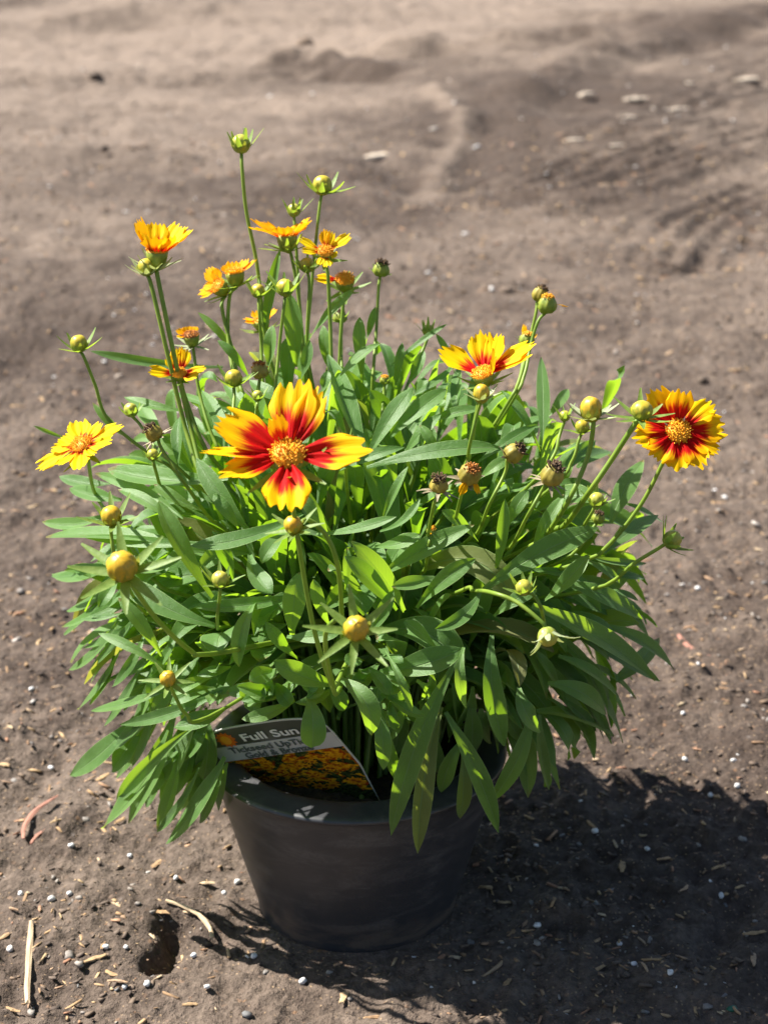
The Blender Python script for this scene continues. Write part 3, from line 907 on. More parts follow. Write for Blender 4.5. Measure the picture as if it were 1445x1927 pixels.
for i, it in enumerate(LV):
    x0, y0, x1, y1, w, d0, d1, bow, roll = it[:9]
    age = it[9] if len(it) > 9 else 0
    if x0 < 450 and y1 > 1440:
        w *= 1.25                                 # the fan on the left hangs beside the pot, not before it
        k_ = min(1, max(0, (430 - x1) / 90))
        d1 += .02 + .012 * k_ if d1 > .3 else 0
        d0 = d0 + .01 if d0 > .3 else d0
    A, B = depth_pt(x0, y0, d0), depth_pt(x1, y1, d1)
    dx, dy = x1 - x0, y1 - y0
    L = math.hypot(dx, dy)
    mx, my = (x0 + x1) / 2 - dy / L * bow, (y0 + y1) / 2 + dx / L * bow
    zm = ((A + B) / 2 - CAM) @ np.array([0, CP, -SP])
    out = .006 if B[2] > A[2] - .02 else .012
    mid = P(mx, my, zm - out)
    wm = w * zm / FPX * 1.05
    leaf_obj(leaf_geo(A, B, mid, wm, unit(VIEW + np.array([0, 0, .55]) + .3 * unit(.5 * (A + B) - MC)), R(roll + random.uniform(-8, 8)), random.uniform(.15, .5), random.uniform(-.4, .4), None, age))
    n_named += 1
# shoots that fill the mound: each a short stem with pairs of leaves
fill = []
def to_px(w_):
    d_ = np.asarray(w_) - CAM
    z_ = d_[..., 1] * CP - d_[..., 2] * SP
    return 722.5 + FPX * d_[..., 0] / z_, 963.5 - FPX * (d_[..., 1] * SP + d_[..., 2] * CP) / z_, z_
def in_window(V_):
    """the front of the pot and the label stand free of the filling leaves"""
    x_, y_, z_ = to_px(np.array(V_))
    top = np.where(x_ < 730, 1352 - np.clip((x_ - 430) / 200, 0, 1) * 10, 1400)
    return bool(np.any((x_ > 380) & (x_ < 960) & (y_ > top) & (z_ < 1.03)) or np.any((x_ < 420) & (y_ > 1400)))
golden = math.pi * (3 - math.sqrt(5))
NSH = 130
for i in range(NSH):
    cz = 1 - 1.30 * (i + .5) / NSH                    # from the top of the dome to below its waist
    a = i * golden + random.uniform(-.2, .2)
    sr = math.sqrt(max(0, 1 - cz * cz))
    dirv = np.array([sr * math.cos(a), sr * math.sin(a), cz])
    k = random.uniform(.58, .80)
    tip = MC + MR * dirv * k
    base = np.array([.050 * sr * math.cos(a) * random.uniform(.3, 1), .050 * sr * math.sin(a) * random.uniform(.3, 1), ZL - .008])
    if tip[2] < base[2] + .03:
        tip[2] = max(tip[2], base[2] + .012)
    mid = (base + tip) / 2 + np.array([0, 0, .025]) - .02 * np.array([dirv[0], dirv[1], 0])
    stem_pts = [base, mid, tip]
    if np.linalg.norm(tip - base) > .05:
        tube('shoot_stem', stem_pts, .0018, .0012, SHOOT, 5, 5)
    ax = unit(tip - mid)
    side0 = unit(np.cross(ax, [random.uniform(-1, 1), random.uniform(-1, 1), .3]))
    nl = 0
    for pr in range(4):
        t = 1 - pr * .20
        node = (1 - t) ** 2 * base + 2 * t * (1 - t) * mid + t * t * tip
        sd_ = unit(side0 * math.cos(pr * 1.57) + np.cross(ax, side0) * math.sin(pr * 1.57))
        for sg in (-1, 1):
            spread = random.uniform(.45, .95) + .22 * pr
            d = unit(ax * (1.15 - .18 * pr) + sd_ * sg * spread + np.array([0, 0, .18]) + RNG.normal(0, .12, 3))
            L = random.uniform(.055, .098) * (.70 if pr == 0 else 1)
            B = node + d * L + np.array([0, 0, -.020 * (L / .07) * (1 - max(0, d[2])) * random.uniform(.3, 1.6)])
            e = (B - MC) / MR
            r = np.linalg.norm(e)
            lim = random.uniform(.94, 1.08)
            if r > lim:
                B = MC + MR * e * lim / r
            if B[2] < .062:
                B[2] = .062 + random.uniform(0, .03)
            md = node + d * L * .52 + np.array([0, 0, .006])
            lw = L * random.uniform(.15, .215)
            nh = unit(np.array([0, 0, 1.0]) + .35 * dirv + RNG.normal(0, .25, 3))
            g = leaf_geo(node, B, md, lw, nh, random.uniform(-.5, .5), random.uniform(.15, .55), random.uniform(-.6, .6), None, .0 if random.random() > .05 else random.uniform(.2, .8))
            c = np.array(g[0]).mean(0)
            if in_window(g[0]):
                continue
            vis = unit(CAM - c) @ unit((c - MC) / MR ** 2) + .6 * np.linalg.norm((c - MC) / MR)
            fill.append((vis, g))
fill.sort(key=lambda f_: -f_[0])
k = max(0, 300 - n_named)
for _, g in fill[:k]:
    leaf_obj(g)
V, F, UV, r_, a_ = [], [], [], [], []
for _, g in fill[k:]:
    o = len(V)
    V += list(np.array(g[0]) - ROOT)
    F += [tuple(q_ + o for q_ in f_) for f_ in g[1]]
    UV += g[2]; r_ += g[3]; a_ += g[4]
tag(mesh('inner_foliage', V, F, LEAF, plant, UV, {'rnd': r_, 'age': a_}), kind='stuff')

# ---- heads
def frame(n):
    """columns: image right, across, facing"""
    n = unit(n)
    x = np.array([1.0, 0, 0]) - n * n[0]
    x = unit(x)
    y = np.cross(n, x)
    return Matrix(np.stack([x, y, n], 1).tolist())
def head_obj(name, prof, mat, pos, n, uvs=False, nseg=16, rib=0., skew=0.):
    V, F, UV = [], [], []
    for i, (r, z) in enumerate(prof):
        for j in range(nseg + 1):
            a = 2 * math.pi * j / nseg
            rr = r * (1 + rib * (abs(math.cos(4 * a + i * .10)) - .6) + skew * math.cos(a + 1))
            V.append((rr * math.cos(a), rr * math.sin(a), z * (1 + skew * math.sin(2 * a))))
            UV.append((j / nseg, i / (len(prof) - 1)))
    for i in range(len(prof) - 1):
        for j in range(nseg):
            q_ = i * (nseg + 1) + j
            F.append((q_, q_ + 1, q_ + nseg + 2, q_ + nseg + 1))
    o = mesh(name, V, F, mat, plant, UV)
    o.matrix_local = Matrix.Translation(Vector(pos - ROOT)) @ frame(n).to_4x4()
    return o
def petal(parent, ang, L, w, rise, mat, r0, teeth=4, curl=.0, roll=0.):
    NT, NS = 12, 14
    V, UV = [], []
    ph = random.random() * 6.28
    tj = [random.uniform(.02, .17) for _ in range(teeth + 1)]
    ca, sa = math.cos(R(ang)), math.sin(R(ang))
    for i in range(NT):
        t = i / (NT - 1)
        for j in range(NS + 1):
            u = j / NS * 2 - 1
            k = .22 + .78 * math.sin(math.pi / 2 * min(1, t / .72)) ** 1.1
            if t > .78:
                k *= 1 - .16 * ((t - .78) / .22) ** 2
            ph_t = (u * .5 + .5) * teeth
            tooth = (abs(math.sin(math.pi * ph_t)) - .7) * .12 + tj[min(teeth, int(ph_t + .001))] * -.6
            Lt = L * t * (1 - .17 * u * u + (tooth if t > .5 else 0) * ((t - .5) / .5 if t > .5 else 0) * 1.5)
            rr = R(rise) + curl * t
            x = r0 + Lt * math.cos(rr)
            z = Lt * math.sin(rr) + .045 * w * math.cos(3 * math.pi * u) * (1 - .4 * t) + .10 * w * u * u * (1.0 if rise > -5 else -1) + .03 * L * math.sin(4 * t + ph) * u
            y = u * .5 * w * k
            z += y * math.sin(R(roll))
            V.append((x * ca - y * sa, x * sa + y * ca, z))
            UV.append((j / NS, t))
    F = []
    for i in range(NT - 1):
        for j in range(NS):
            a = i * (NS + 1) + j
            F.append((a, a + 1, a + NS + 2, a + NS + 1))
    return mesh('petal', V, F, mat, parent, UV, {'rnd': [random.random() * 9] * len(V)})
def bract(parent, ang, L, w, rise, mat, r0, z0, curl):
    NT = 6
    V, F = [], []
    ca, sa = math.cos(R(ang)), math.sin(R(ang))
    x, z = r0, z0
    for i in range(NT):
        t = i / (NT - 1)
        hw = w * .5 * (.75 + .45 * math.sin(math.pi * t)) * (1 - .72 * t)
        for u in (-1, 0, 1):
            y = u * hw
            zz = z + (.25 * hw if u else -.15 * hw)
            V.append((x * ca - y * sa, x * sa + y * ca, zz))
        an = R(rise) + curl * t
        x += L / (NT - 1) * math.cos(an)
        z += L / (NT - 1) * math.sin(an)
    for i in range(NT - 1):
        for j in range(2):
            a = i * 3 + j
            F.append((a, a + 1, a + 4, a + 3))
    return mesh('bract', V, F, mat, parent)
def florets(name, parent, r, h, mat, count, fl, fr, ragged=.25, z0=0.):
    """the button of tiny tube flowers in the middle of a head"""
    V, F = [], []
    ns, nrg = 12, 4
    for i in range(nrg + 1):
        t = i / nrg
        for j in range(ns):
            a = 2 * math.pi * j / ns
            V.append((r * math.cos(t * math.pi / 2) * math.cos(a), r * math.cos(t * math.pi / 2) * math.sin(a), z0 + h * math.sin(t * math.pi / 2)))
    for i in range(nrg):
        for j in range(ns):
            b = (j + 1) % ns
            F.append((i * ns + j, i * ns + b, (i + 1) * ns + b, (i + 1) * ns + j))
    for q_ in range(count):
        rr = r * math.sqrt((q_ + .5) / count) * .98
        a = q_ * golden
        z = z0 + h * math.sqrt(max(0, 1 - (rr / r) ** 2))
        d = unit(np.array([math.cos(a) * rr / r * .8 + random.gauss(0, ragged), math.sin(a) * rr / r * .8 + random.gauss(0, ragged), .9]))
        p0 = np.array([rr * math.cos(a), rr * math.sin(a), z - fl * .3])
        s = unit(np.cross(d, [.3, .5, .1]))
        b = np.cross(d, s)
        ln = fl * random.uniform(.6, 1.25)
        o = len(V)
        for lev, wd in ((0, .6), (.7, 1.), (1., .45)):
            for c in range(4):
                an = c * math.pi / 2
                V.append(tuple(p0 + d * ln * lev + fr * wd * (math.cos(an) * s + math.sin(an) * b)))
        for lev in range(2):
            for c in range(4):
                e = (c + 1) % 4
                F.append((o + lev * 4 + c, o + lev * 4 + e, o + lev * 4 + 4 + e, o + lev * 4 + 4 + c))
        F.append((o + 8, o + 9, o + 10, o + 11))
    return mesh(name, V, F, mat, parent)
def stem_to(pos, n, pts, r=.00125, mat=STEM, start=0.):
    """flower stem from the pot, out through the foliage, to the back of a head"""
    n = unit(n)
    way = []
    for q_ in reversed(pts):
        way.append(depth_pt(*q_))
    base = np.array([way[0][0] * .15, .012 + max(0, way[0][1]) * .18, ROOT[2] - .004])
    low = .25 * way[0] + .75 * np.array([MC[0], MC[1] - .015, min(.15, max(.118, way[0][2] - .02))])
    ext = way[0] + .022 * unit(.7 * unit(way[0] - way[1]) + 1.0 * unit(MC - way[0])) if len(way) > 1 else way[0] + .02 * unit(MC - way[0])
    tube('flower_stem', [base, low, ext] + way + [pos + n * start], r * .98, r * .80, mat, 7, 6)
GOLD_ROSE = 8
def flower(x, y, Z, n, Rpx, petals, mat, stem, disc=.30, cup=1.0, bracts=8, dmat=None, r=.0013, dh=.5, bm=None):
    pos = PD(x, y, Z)
    nw = camdir(n)
    Rm = Rpx * (Z + DZ) / FPX
    dr = Rm * disc
    h = dr * 1.15 * cup
    prof = [(.0008, -h), (dr * .45, -h * .92), (dr * .8, -h * .62), (dr * .95, -h * .25), (dr * 1.0, 0), (dr * .9, dr * .08)]
    o = head_obj('flower_head', prof, CUP, pos, nw)
    for i in range(bracts):
        bract(o, i * 360 / bracts + random.uniform(-8, 8), dr * 2.3, dr * .6, random.uniform(0, 40), bm or BRACT, dr * .5, -h * .9, random.uniform(-.2, .5))
    florets('disc_florets', o, dr * .96, dr * dh, dmat or DISC, 130, dr * .28, dr * .052, .3)
    for it in petals:
        a, Lk, wk, rise = it[:4]
        petal(o, a + random.uniform(-2, 2), Rm * Lk - dr * .75, Rm * wk * 1.12, rise, it[4] if len(it) > 4 and it[4] else mat, dr * .75, random.choice((3, 4, 4, 5)), it[5] if len(it) > 5 else random.uniform(-.15, .1), it[6] if len(it) > 6 else random.uniform(-8, 8))
    if stem:
        stem_to(pos, nw, stem, r, start=-h * .95)
    return o
def bud(x, y, Z, n, rpx, stem, mat, bl=2.1, brise=35, bcurl=-.2, nb=8, tall=1.05, bmat=None, r=.0011):
    pos = PD(x, y, Z)
    nw = camdir(n)
    rm = rpx * (Z + DZ) / FPX
    prof = [(.0006, -rm * 1.0)] + [(rm * math.cos(a) ** .85 * (1 if a < 0 else 1), rm * tall * math.sin(a)) for a in np.linspace(-1.25, 1.45, 11)] + [(.0001, rm * tall)]
    o = head_obj('flower_bud', prof, mat, pos, nw, nseg=32, rib=.13, skew=random.uniform(-.05, .05))
    for i in range(8):
        bract(o, i * 45 + 22 + random.uniform(-5, 5), rm * random.uniform(1.0, 1.35), rm * .72, random.uniform(38, 52), SCALE, rm * .62, -rm * .78, .95)
    for i in range(nb):
        bract(o, i * 360 / nb + random.uniform(-9, 9), rm * bl * 1.25 * random.uniform(.8, 1.15), rm * .78, brise + random.uniform(-14, 14), bmat or BRACT, rm * .55, -rm * .85, bcurl + random.uniform(-.3, .3))
    if stem:
        stem_to(pos, nw, stem, r, start=-rm * .9)
    return o
def spent(x, y, Z, n, rpx, stem, dry, cupm=None, bl=1.7, brise=5, hgt=1.5, petals=(), fl=.9, bmat=None, r=.0011):
    pos = PD(x, y, Z)
    nw = camdir(n)
    rm = rpx * (Z + DZ) / FPX
    prof = [(.0006, -rm * hgt * .6), (rm * .7, -rm * hgt * .52), (rm * 1.0, -rm * hgt * .25), (rm * 1.02, rm * .05), (rm * .86, rm * .48), (rm * .62, rm * .85), (rm * .5, rm * .95)]
    o = head_obj('spent_flower_head', prof, cupm or CUP_OLD, pos, nw, nseg=32, rib=.16, skew=random.uniform(-.10, .10))
    florets('withered_florets', o, rm * .66, rm * .5, dry, 60, rm * fl * .6, rm * .085, .55, rm * .6)
    for i in range(8):
        bract(o, i * 45 + random.uniform(-14, 14), rm * bl * random.uniform(.7, 1.2), rm * .55, brise + random.uniform(-25, 25), bmat or BRACT_DRY, rm * .4, -rm * hgt * .5, random.uniform(-.6, .4))
    for a, L, w, rise, pm in petals:
        petal(o, a, rm * L, rm * w, rise, pm, rm * .6, 3, random.uniform(-.3, .3))
    if stem:
        stem_to(pos, nw, stem, r, start=-rm * hgt * .55)
    return o
UP = (0, CP, SP)      # straight up, in the viewer's axes
# open flowers
flower(542, 856, .575, (0, .58, .81), 163, [(88, 1.02, .50, 14, None, 0, -4), (64, .95, .34, 16, None, 0, 10), (113, .55, .22, 55), (152, 1.0, .50, 14, None, 0, 6), (179, 1.03, .26, 6, None, 0, 30), (203, .86, .36, 4, None, 0, 5), (269, .98, .50, 11, None, 0, 0), (356, .98, .48, 10, None, 0, 4)], PET_RED, [(556, 985, .60), (590, 1180, .63), (625, 1290, .66)], .21, 1.0, 8, None, .0014, .55)
flower(155, 838, .68, (-.30, .70, .64), 90, [(202, 1.15, .36, 4, None, -.1), (238, .78, .30, 4), (272, .82, .40, 4), (312, .62, .28, 6), (338, .86, .42, 8), (18, 1.0, .36, 10), (48, .66, .30, 20), (100, .75, .46, 16), (146, .62, .36, 14), (175, .7, .32, 8)], PET_YEL, [(180, 930, .0), (230, 1000, .0), (290, 1090, -.02)], .24, 1.0)
flower(1275, 813, .70, (.08, .36, .93), 97, [(124, 1.02, .62, 10), (88, .92, .50, 24, None, .3), (40, 1.0, .46, 12, PET_MID), (8, 1.0, .56, 6), (334, .92, .46, 4), (300, .92, .50, 4), (264, .86, .58, 4), (226, .86, .54, 6), (196, 1.02, .52, 8), (168, 1.0, .44, 8)], PET_RED, [(1248, 868, .71), (1205, 950, .72), (1140, 1030, .73)], .26, 1.0)
flower(908, 704, .70, (-.26, .76, .58), 105, [(142, .98, .46, 24), (82, .90, .46, 34), (54, .85, .46, 32), (14, 1.2, .40, 16), (2, 1.0, .36, 10), (350, .60, .48, 40, PET_YEL, .6)], PET_MID, [(903, 748, .705), (893, 795, .71), (884, 850, .72)], .20, 1.15)
flower(296, 474, .735, (.05, .93, .36), 84, [(160, 1.0, .50, 62), (100, .9, .5, 55), (215, .75, .5, 68), (270, .62, .62, 74), (320, .66, .5, 55), (22, 1.05, .50, 42), (50, 1.0, .46, 45), (0, .95, .36, 38)], PET_MID, [(297, 520, .735), (322, 640, .74), (358, 800, .75), (385, 900, .74)], .25, 1.5, 8, None, .0015, .4, BRACT_PALE)
flower(540, 446, .79, (-.05, .95, .16), 76, [(172, 1.12, .44, 32), (200, 1.0, .44, 28), (150, .9, .42, 36), (255, .6, .5, 36), (20, .85, .5, 46), (-22, .80, .52, 44), (90, .8, .4, 30), (55, .8, .4, 34)], PET_ORG, [(548, 480, .795), (562, 560, .80), (572, 660, .80)], .26, 1.3, 8, None, .0012)
flower(612, 474, .77, (.10, .62, .75), 57, [(160, 1.0, .30, 14), (190, .85, .32, 8), (92, .85, .38, 40, PET_ORG), (70, .8, .3, 40), (38, 1.1, .40, 16), (335, .45, .34, 0), (282, .68, .34, -12), (250, .62, .26, -12)], PET_YEL, [(617, 520, .775), (621, 600, .78), (624, 690, .78)], .28, 1.1)
flower(412, 540, .80, (-.62, .55, .5), 54, [(178, .85, .46, 22), (205, .75, .44, 22), (150, .7, .36, 30), (105, 1.0, .5, 42), (80, .8, .42, 45)], PET_ORG, [(418, 580, .80), (440, 670, .80), (450, 720, .79)], .30, 1.2)
flower(442, 514, .80, (-.12, .86, .3), 48, [(25, 1.1, .5, 22), (55, .95, .46, 36), (100, .8, .5, 45), (140, .7, .5, 50), (270, .45, .6, 76)], PET_ORG, [(432, 560, .80), (430, 640, .80), (445, 720, .79)], .38, 1.3)
flower(649, 527, .82, (.0, .70, .7), 56, [(184, 1.05, .5, 8)], PET_MID, [(645, 580, .825), (640, 660, .825)], .34, 1.2)
flower(492, 605, .84, (-.1, .9, .3), 46, [(165, .8, .5, 20), (200, .7, .46, 10), (30, .9, .5, 45), (60, .8, .5, 50), (110, .8, .5, 45)], PET_ORG, [(492, 660, .84), (495, 720, .82)], .34, 1.2)
flower(338, 703, .745, (.0, .62, .75), 60, [(188, 1.0, .44, 16), (98, .95, .44, 30), (72, .9, .42, 30), (128, .7, .36, 34), (330, .72, .46, 20), (2, .9, .36, 16)], PET_MID, [(350, 750, .75), (380, 830, .75)], .24, 1.0)
flower(360, 632, .77, (-.1, .85, .45), 31, [(165, 1.1, .6, 35), (120, .9, .6, 60), (70, .85, .6, 70), (200, .9, .5, 20)], PET_ORG, [(366, 670, .77), (376, 740, .77), (400, 820, .76)], .5, 1.3, 8, DISC_DARK, .0011, .5, BRACT_PALE)
# buds
bud(454, 271, .80, (.0, .97, .25), 17, [(456, 320, .80), (464, 400, .805), (484, 500, .81), (500, 640, .815)], BUD_G, 2.4, 62, .25, r=.0013)
bud(607, 349, .80, (.12, .95, .3), 18, [(600, 400, .80), (588, 520, .805), (577, 660, .81)], BUD_Y, 2.3, 22, .5)
bud(553, 396, .815, (.0, .93, .3), 12, [(556, 440, .815), (563, 560, .82), (567, 660, .815)], BUD_G, 2.6, 60, .2)
bud(537, 542, .75, (.05, .92, .4), 16, [(534, 580, .75), (525, 660, .755), (518, 760, .75)], BUD_Y, 2.6, 50, .0)
bud(486, 548, .79, (.0, .92, .35), 13, [(488, 590, .79), (492, 650, .795), (495, 720, .79)], BUD_Y, 2.4, 45, .0)
bud(578, 499, .79, (-.05, .9, .4), 14, [(582, 540, .79), (578, 640, .795)], BUD_Y, 2.0, 40, .2)
bud(149, 647, .74, (-.12, .9, .35), 16, [(160, 675, .74), (180, 725, .745), (205, 790, .75), (290, 860, .75)], BUD_Y, 2.2, 30, .2)
bud(276, 503, .735, (-.08, .92, .3), 16, [(286, 540, .735), (312, 650, .74), (348, 800, .75), (380, 900, .74)], BUD_Y, 2.0, 30, .3, bmat=BRACT_PALE, r=.0014)
bud(440, 712, .72, (.05, .9, .45), 16, [(441, 745, .72), (441, 800, .71)], BUD_Y, 2.2, 20, .4)
bud(247, 772, .77, (-.1, .9, .4), 13, [(265, 800, .77), (300, 850, .75)], BUD_G, 1.8, 40, .3)
bud(210, 971, .655, (-.1, .82, .55), 19, [(210, 1005, .66), (222, 1060, .67), (270, 1150, .0)], BUD_O, 2.3, 20, .2)
bud(230, 1066, .565, (-.12, .55, .83), 29, [(255, 1110, .58), (300, 1170, .60), (360, 1225, .63)], BUD_O, 2.5, 8, .1, r=.0014)
bud(415, 1091, .66, (.05, .85, .5), 16, [(414, 1120, .665), (410, 1180, .0)], BUD_G, 2.2, 45, .0)
bud(316, 1277, .64, (-.05, .55, .83), 15, [(330, 1310, .65), (352, 1345, .66)], BUD_O, 2.5, 10, .0)
bud(670, 1182, .55, (.02, .45, .88), 24, [(640, 1165, .575), (615, 1185, .585), (614, 1230, .60), (626, 1285, .63)], BUD_O, 2.7, 8, .0, r=.0013)
bud(552, 988, .60, (-.2, .6, .5), 17, [(578, 978, .605), (615, 1010, .61), (638, 1080, .625), (645, 1200, .0)], BUD_O, 2.2, 15, .0, r=.0014)
bud(906, 741, .69, (-.02, .93, .35), 15, [(897, 780, .695), (882, 845, .70), (875, 910, .0)], BUD_O, 2.0, 35, .0, tall=1.25, bmat=BRACT_PALE)
bud(1112, 771, .70, (-.03, .93, .35), 20, [(1116, 800, .70), (1105, 860, .705), (1070, 940, .70), (1020, 1015, .0)], BUD_O, 2.4, 18, .4, tall=1.25, bmat=BRACT_PALE, r=.0015)
bud(1207, 772, .67, (.05, .90, .42), 20, [(1196, 795, .67), (1150, 865, .68), (1105, 930, .69), (1060, 990, .0)], BUD_Y, 2.4, 15, .3, tall=.9, r=.0017)
bud(1095, 803, .74, (-.05, .9, .4), 13, [(1088, 830, .74), (1075, 870, .74)], BUD_Y, 2.0, 20, .3)
bud(1264, 1016, .71, (.75, .5, .35), 17, [(1235, 1034, .715), (1190, 1062, .72), (1150, 1095, .73)], BUD_G, 2.3, 40, .1, r=.0012)
bud(1030, 1198, .615, (.22, -.93, .25), 18, [(1018, 1170, .615), (970, 1132, .62), (920, 1114, .635), (890, 1112, .01)], BUD_G, 2.6, 62, -1.0, bmat=BRACT_PALE, r=.0012)
bud(985, 1106, .635, (-.25, .75, .55), 15, [(1004, 1120, .64), (1019, 1150, .645), (1022, 1195, .0)], BUD_G, 2.2, 45, .3)
bud(1122, 941, .725, (.25, .85, .4), 14, [(1110, 970, .73), (1080, 1010, .0)], BUD_G, 2.0, 50, .2)
bud(806, 622, .81, (.0, .93, .3), 11, [(795, 660, .81), (770, 715, .80), (750, 770, .78)], BUD_G, 2.6, 62, .0)
bud(1062, 783, .75, (.0, .93, .3), 10, [(1052, 820, .75), (1040, 860, .74)], BUD_G, 2.6, 60, .0)
bud(288, 856, .71, (.0, .9, .4), 11, [(292, 880, .71), (310, 930, .0)], BUD_G, 2.2, 50, .0)
bud(485, 745, .71, (.0, .9, .4), 10, [(484, 770, .71), (482, 820, .0)], BUD_G, 2.2, 60, .0)
bud(650, 830, .70, (.0, .9, .4), 9, [(650, 860, .70), (652, 910, .0)], BUD_G, 2.6, 70, .0)
# spent heads
spent(290, 815, .70, (-.55, .72, .35), 16, [(305, 845, .70), (345, 905, .70), (395, 975, .0)], DRY)
spent(967, 853, .685, (.72, .5, .4), 18, [(950, 890, .69), (920, 950, .69), (900, 1000, .0)], DRY, None, 1.5, 25, 1.7)
spent(1038, 893, .66, (.35, .75, .45), 21, [(1018, 925, .665), (990, 975, .67), (960, 1030, .0)], DRY, None, 1.9, 5, 1.6)
spent(826, 914, .655, (.05, .85, .5), 17, [(815, 955, .66), (800, 1030, .0)], DRY, None, 2.0, -5, 1.2, (), 1.1)
spent(884, 892, .67, (.25, .55, .75), 21, [(868, 930, .675), (850, 1000, .0)], DISC_DARK, None, 1.5, 10, 1.6, ((250, 1.7, .8, -35, PET_ORG), (305, 1.6, .7, -30, PET_ORG)), .5)
spent(717, 508, .82, (.15, .9, .35), 15, [(712, 545, .82), (708, 620, .82), (703, 690, .81)], DRY, CUP, 1.6, 45, 1.4, (), 1.0, BRACT)
spent(1016, 553, .80, (.35, .85, .3), 14, [(1008, 590, .80), (996, 640, .80), (975, 720, .78)], DRY, CUP_OLD, 1.2, 60, 1.9, (), .7, BRACT_PALE)
spent(1029, 573, .79, (.12, .9, .35), 17, [(1012, 605, .79), (998, 650, .79), (985, 710, .78)], DISC, CUP, 1.3, 40, 1.7, ((15, 1.9, .5, 10, PET_ORG), (80, .9, .6, 50, PET_ORG)), .6, BRACT)
spent(991, 640, .80, (.1, .92, .35), 14, [(985, 670, .80), (975, 720, .79)], DISC, CUP, 1.5, 40, 1.3, ((120, 2.1, .9, 72, PET_MID), (30, 1.2, .9, 45, PET_ORG)), .5, BRACT)
spent(489, 698, .74, (.0, .93, .35), 15, [(487, 730, .74), (483, 790, .73)], DISC_DARK, CUP_OLD, 1.2, 40, 1.6, ((40, .9, .6, 30, PET_ORG), (150, .9, .6, 30, PET_ORG)), .7)
spent(640, 598, .84, (.0, .93, .3), 13, [(642, 640, .84), (643, 690, .82)], DRY, CUP, 1.6, 45, 1.2, (), .8, BRACT)
spent(724, 716, .77, (.0, .9, .4), 9, [(722, 745, .77), (718, 790, .76)], DISC, CUP, 1.8, 40, 1.3, (), .6, BRACT)
spent(812, 1000, .70, (.1, .8, .5), 9, [(806, 1030, .70), (800, 1070, -.01)], DISC, CUP, 1.6, 40, 1.3, ((250, 1.6, .8, 10, PET_ORG), (70, 1.5, .8, 40, PET_ORG)), .6, BRACT)
spent(1125, 975, .75, (.1, .85, .4), 12, [(1110, 1000, .75), (1085, 1035, .0)], DRY, CUP, 1.5, 30, 1.3, (), .8, BRACT)

# ------------------------------------------------------------------ the plant label stuck in the pot
TW, TH = .0800, .105
u3 = PD(622, 1376, .757) - PD(398, 1408, .805)
uo = unit(u3)
v3 = PD(712, 1490, .787) - PD(622, 1376, .757)
vo = unit(v3 - uo * (v3 @ uo))
nt = -np.cross(uo, vo)
if nt @ (CAM - PD(560, 1420, .78)) < 0:
    nt = -nt
TW = np.linalg.norm(u3) * 1.0
top_mid = .5 * (PD(622, 1376, .757) + PD(398, 1408, .805))
tg = link(bpy.data.objects.new('plant_tag', None))
tag(tg, 'glossy plastic plant tag with sun symbol and flower picture stuck behind the pot rim', 'plant tag')
tg.matrix_world = Matrix.Translation(Vector(top_mid)) @ Matrix(np.stack([uo, -vo, nt], 1).tolist()).to_4x4()
def gloss(name, c, c2=None, scale=40):
    m = Mat(name)
    n = m.noise(scale, 3, .5, m.node('TexCoord').outputs['Object'])
    m.l(m.mix(m.rng(n, .3, .7), c, c2 or tuple(v * .88 for v in c)), m.b.inputs['Base Color'])
    m.set(Roughness=.28)
    return m.m
def mat_print():
    m = Mat('printed_flower_picture')
    tc = m.node('TexCoord').outputs['Object']
    mp = m.node('Mapping')
    mp.inputs['Scale'].default_value = (75, 130, 1)
    m.l(tc, mp.inputs[0])
    n = m.noise(1, 5, .6, mp.outputs[0], .8)
    n2 = m.noise(3.2, 3, .6, mp.outputs[0], .4)
    sep = m.node('SeparateXYZ')
    m.l(tc, sep.inputs[0])
    dens = m.rng(sep.outputs[1], -.075, -.02, -.12, .06)
    f = m.math('ADD', n, dens)
    c = m.mix(m.rng(n2, .35, .65), (.012, .022, .008), (.05, .075, .02))
    fl = m.mix(m.rng(n2, .38, .62), (.30, .04, .005), (.75, .36, .01))
    c = m.mix(m.rng(f, .50, .57), c, fl)
    m.l(c, m.b.inputs['Base Color'])
    m.set(Roughness=.25)
    return m.m
def flat(name, pts, z, mat, th=.0003, parent=tg):
    n_ = len(pts)
    V = [(x, y, z) for x, y in pts] + [(x, y, z - th) for x, y in pts]
    F = [tuple(range(n_)), tuple(range(2 * n_ - 1, n_ - 1, -1))] + [(i, i + n_, (i + 1) % n_ + n_, (i + 1) % n_) for i in range(n_)]
    return mesh(name, V, F, mat, parent, smooth=False)
hw = TW / 2
def side(y):                      # the sides draw in a little towards the point
    return hw * (1 if y > -.03 else 1 - .3 * min(1, (-.03 - y) / .08))
arc = [(hw * math.cos(a) ** .55 * 1 if math.cos(a) > 0 else -hw * (-math.cos(a)) ** .55, .014 * math.sin(a) ** .8) for a in np.linspace(.02, math.pi - .02, 25)]
card_out = [(hw + .0012, -.001)] + [(x * 1.015, y + .0010) for x, y in arc] + [(-hw - .0012, -.001), (-hw - .001, -.03), (-hw * .72, -.085), (hw * .72, -.085), (hw + .001, -.03)]
card = flat('card', card_out, 0, gloss('tag_plastic', (.62, .62, .60)), .0006)
flat('header_band', [(hw, -.0002)] + arc + [(-hw, -.0002)], .0003, gloss('dark_olive_print', (.075, .082, .062)))
flat('name_band', [(hw, -.0006), (-hw, -.0006), (-hw, -.0128), (hw, -.0128)], .0003, gloss('pale_grey_print', (.60, .59, .57)))
pic = flat('picture', [(hw, -.0132), (-hw, -.0132), (-hw, -.03), (-hw * .74, -.083), (hw * .74, -.083), (hw, -.03)], .0003, mat_print())
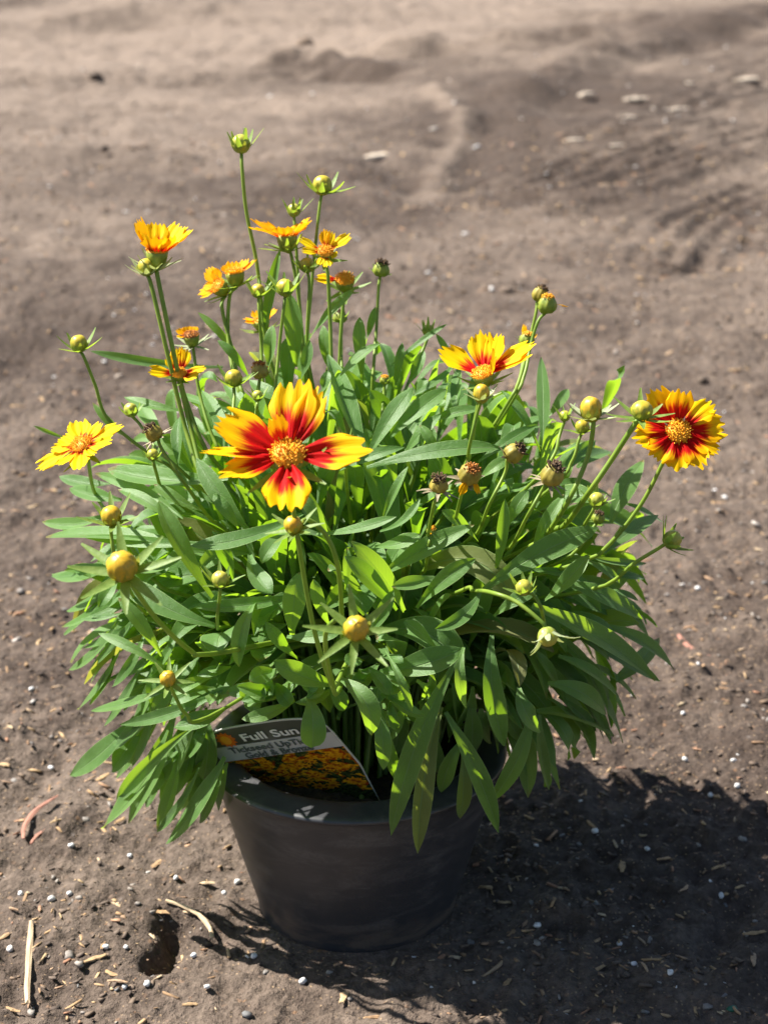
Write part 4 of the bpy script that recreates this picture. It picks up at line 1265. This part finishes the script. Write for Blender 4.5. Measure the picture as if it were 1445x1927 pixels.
PY, PR = gloss('printed_gold', (.72, .34, .012), (.60, .20, .008), 300), gloss('printed_bronze', (.22, .045, .008), (.34, .08, .01), 300)
pr_ = random.Random(3)
for i in range(22):
    cx, cy = pr_.uniform(-hw * .86, hw * .86), -.0165 - .030 * pr_.random() ** 1.1
    rr_ = .0030 + .07 * (-.0132 - cy)
    a0 = pr_.random()
    ring = [(cx + rr_ * (1 if q_ % 4 in (1, 2) else .62) * math.cos(q_ * math.pi / 14 + a0), cy + .62 * rr_ * (1 if q_ % 4 in (1, 2) else .62) * math.sin(q_ * math.pi / 14 + a0)) for q_ in range(28)]
    fl_ = flat('printed_flower', ring, .00034 + i * .00001, PY, .00001, pic)
    flat('printed_centre', [(cx + rr_ * .34 * math.cos(q_ * math.pi / 5), cy + rr_ * .2 * math.sin(q_ * math.pi / 5)) for q_ in range(10)], .00036 + .00024 + i * .00001, PR, .00001, fl_)
def star(r1, r2, n_, cx, cy):
    return [(cx + (r1 if i % 2 == 0 else r2) * math.cos(math.pi * i / n_), cy + (r1 if i % 2 == 0 else r2) * math.sin(math.pi * i / n_)) for i in range(2 * n_)]
sunp = flat('sun_symbol', star(.0068, .0050, 12, -hw + .0155, .0055), .0006, gloss('orange_print', (.72, .16, .012)))
flat('sun_disc', [(-hw + .0155 + .0036 * math.cos(a), .0055 + .0036 * math.sin(a)) for a in np.linspace(0, 6.28, 20)[:-1]], .0009, gloss('yellow_orange_print', (.85, .36, .02)), .0002, sunp)
def letters(name, body, size, x, y, mat, offset=0., w=None):
    cu = bpy.data.curves.new(name, 'FONT')
    cu.body = body
    cu.size = size
    cu.align_x = 'LEFT'
    cu.offset = offset
    cu.extrude = .00008
    tmp = bpy.data.objects.new(name, cu)
    scene.collection.objects.link(tmp)
    bpy.context.view_layer.update()
    dg = bpy.context.evaluated_depsgraph_get()
    me = bpy.data.meshes.new_from_object(tmp.evaluated_get(dg))
    bpy.data.objects.remove(tmp)
    co = np.array([v.co[:] for v in me.vertices])
    if w:
        k_ = w / (co[:, 0].max() - co[:, 0].min())
        for v in me.vertices:
            v.co.x *= k_
    me.name = name
    me.materials.clear()
    me.materials.append(mat)
    o = link(bpy.data.objects.new(name, me), tg)
    o.location = (x, y, .0009)
    return o
WHITE = gloss('white_print', (.80, .80, .78))
GREY = gloss('grey_green_print', (.11, .13, .12))
letters('lettering', 'Full Sun', .0085, -hw + .0265, .0028, WHITE, .00018, .040)
letters('lettering', 'Tickseed UpTick', .0066, -hw + .0115, -.0060, GREY, .00012, TW - .0265)
letters('lettering', '\u2122', .0045, hw - .0125, -.0045, GREY, .00005, .006)
letters('lettering', 'Gold & Bronze', .0066, -hw + .0190, -.0118, GREY, .00012, TW - .038)
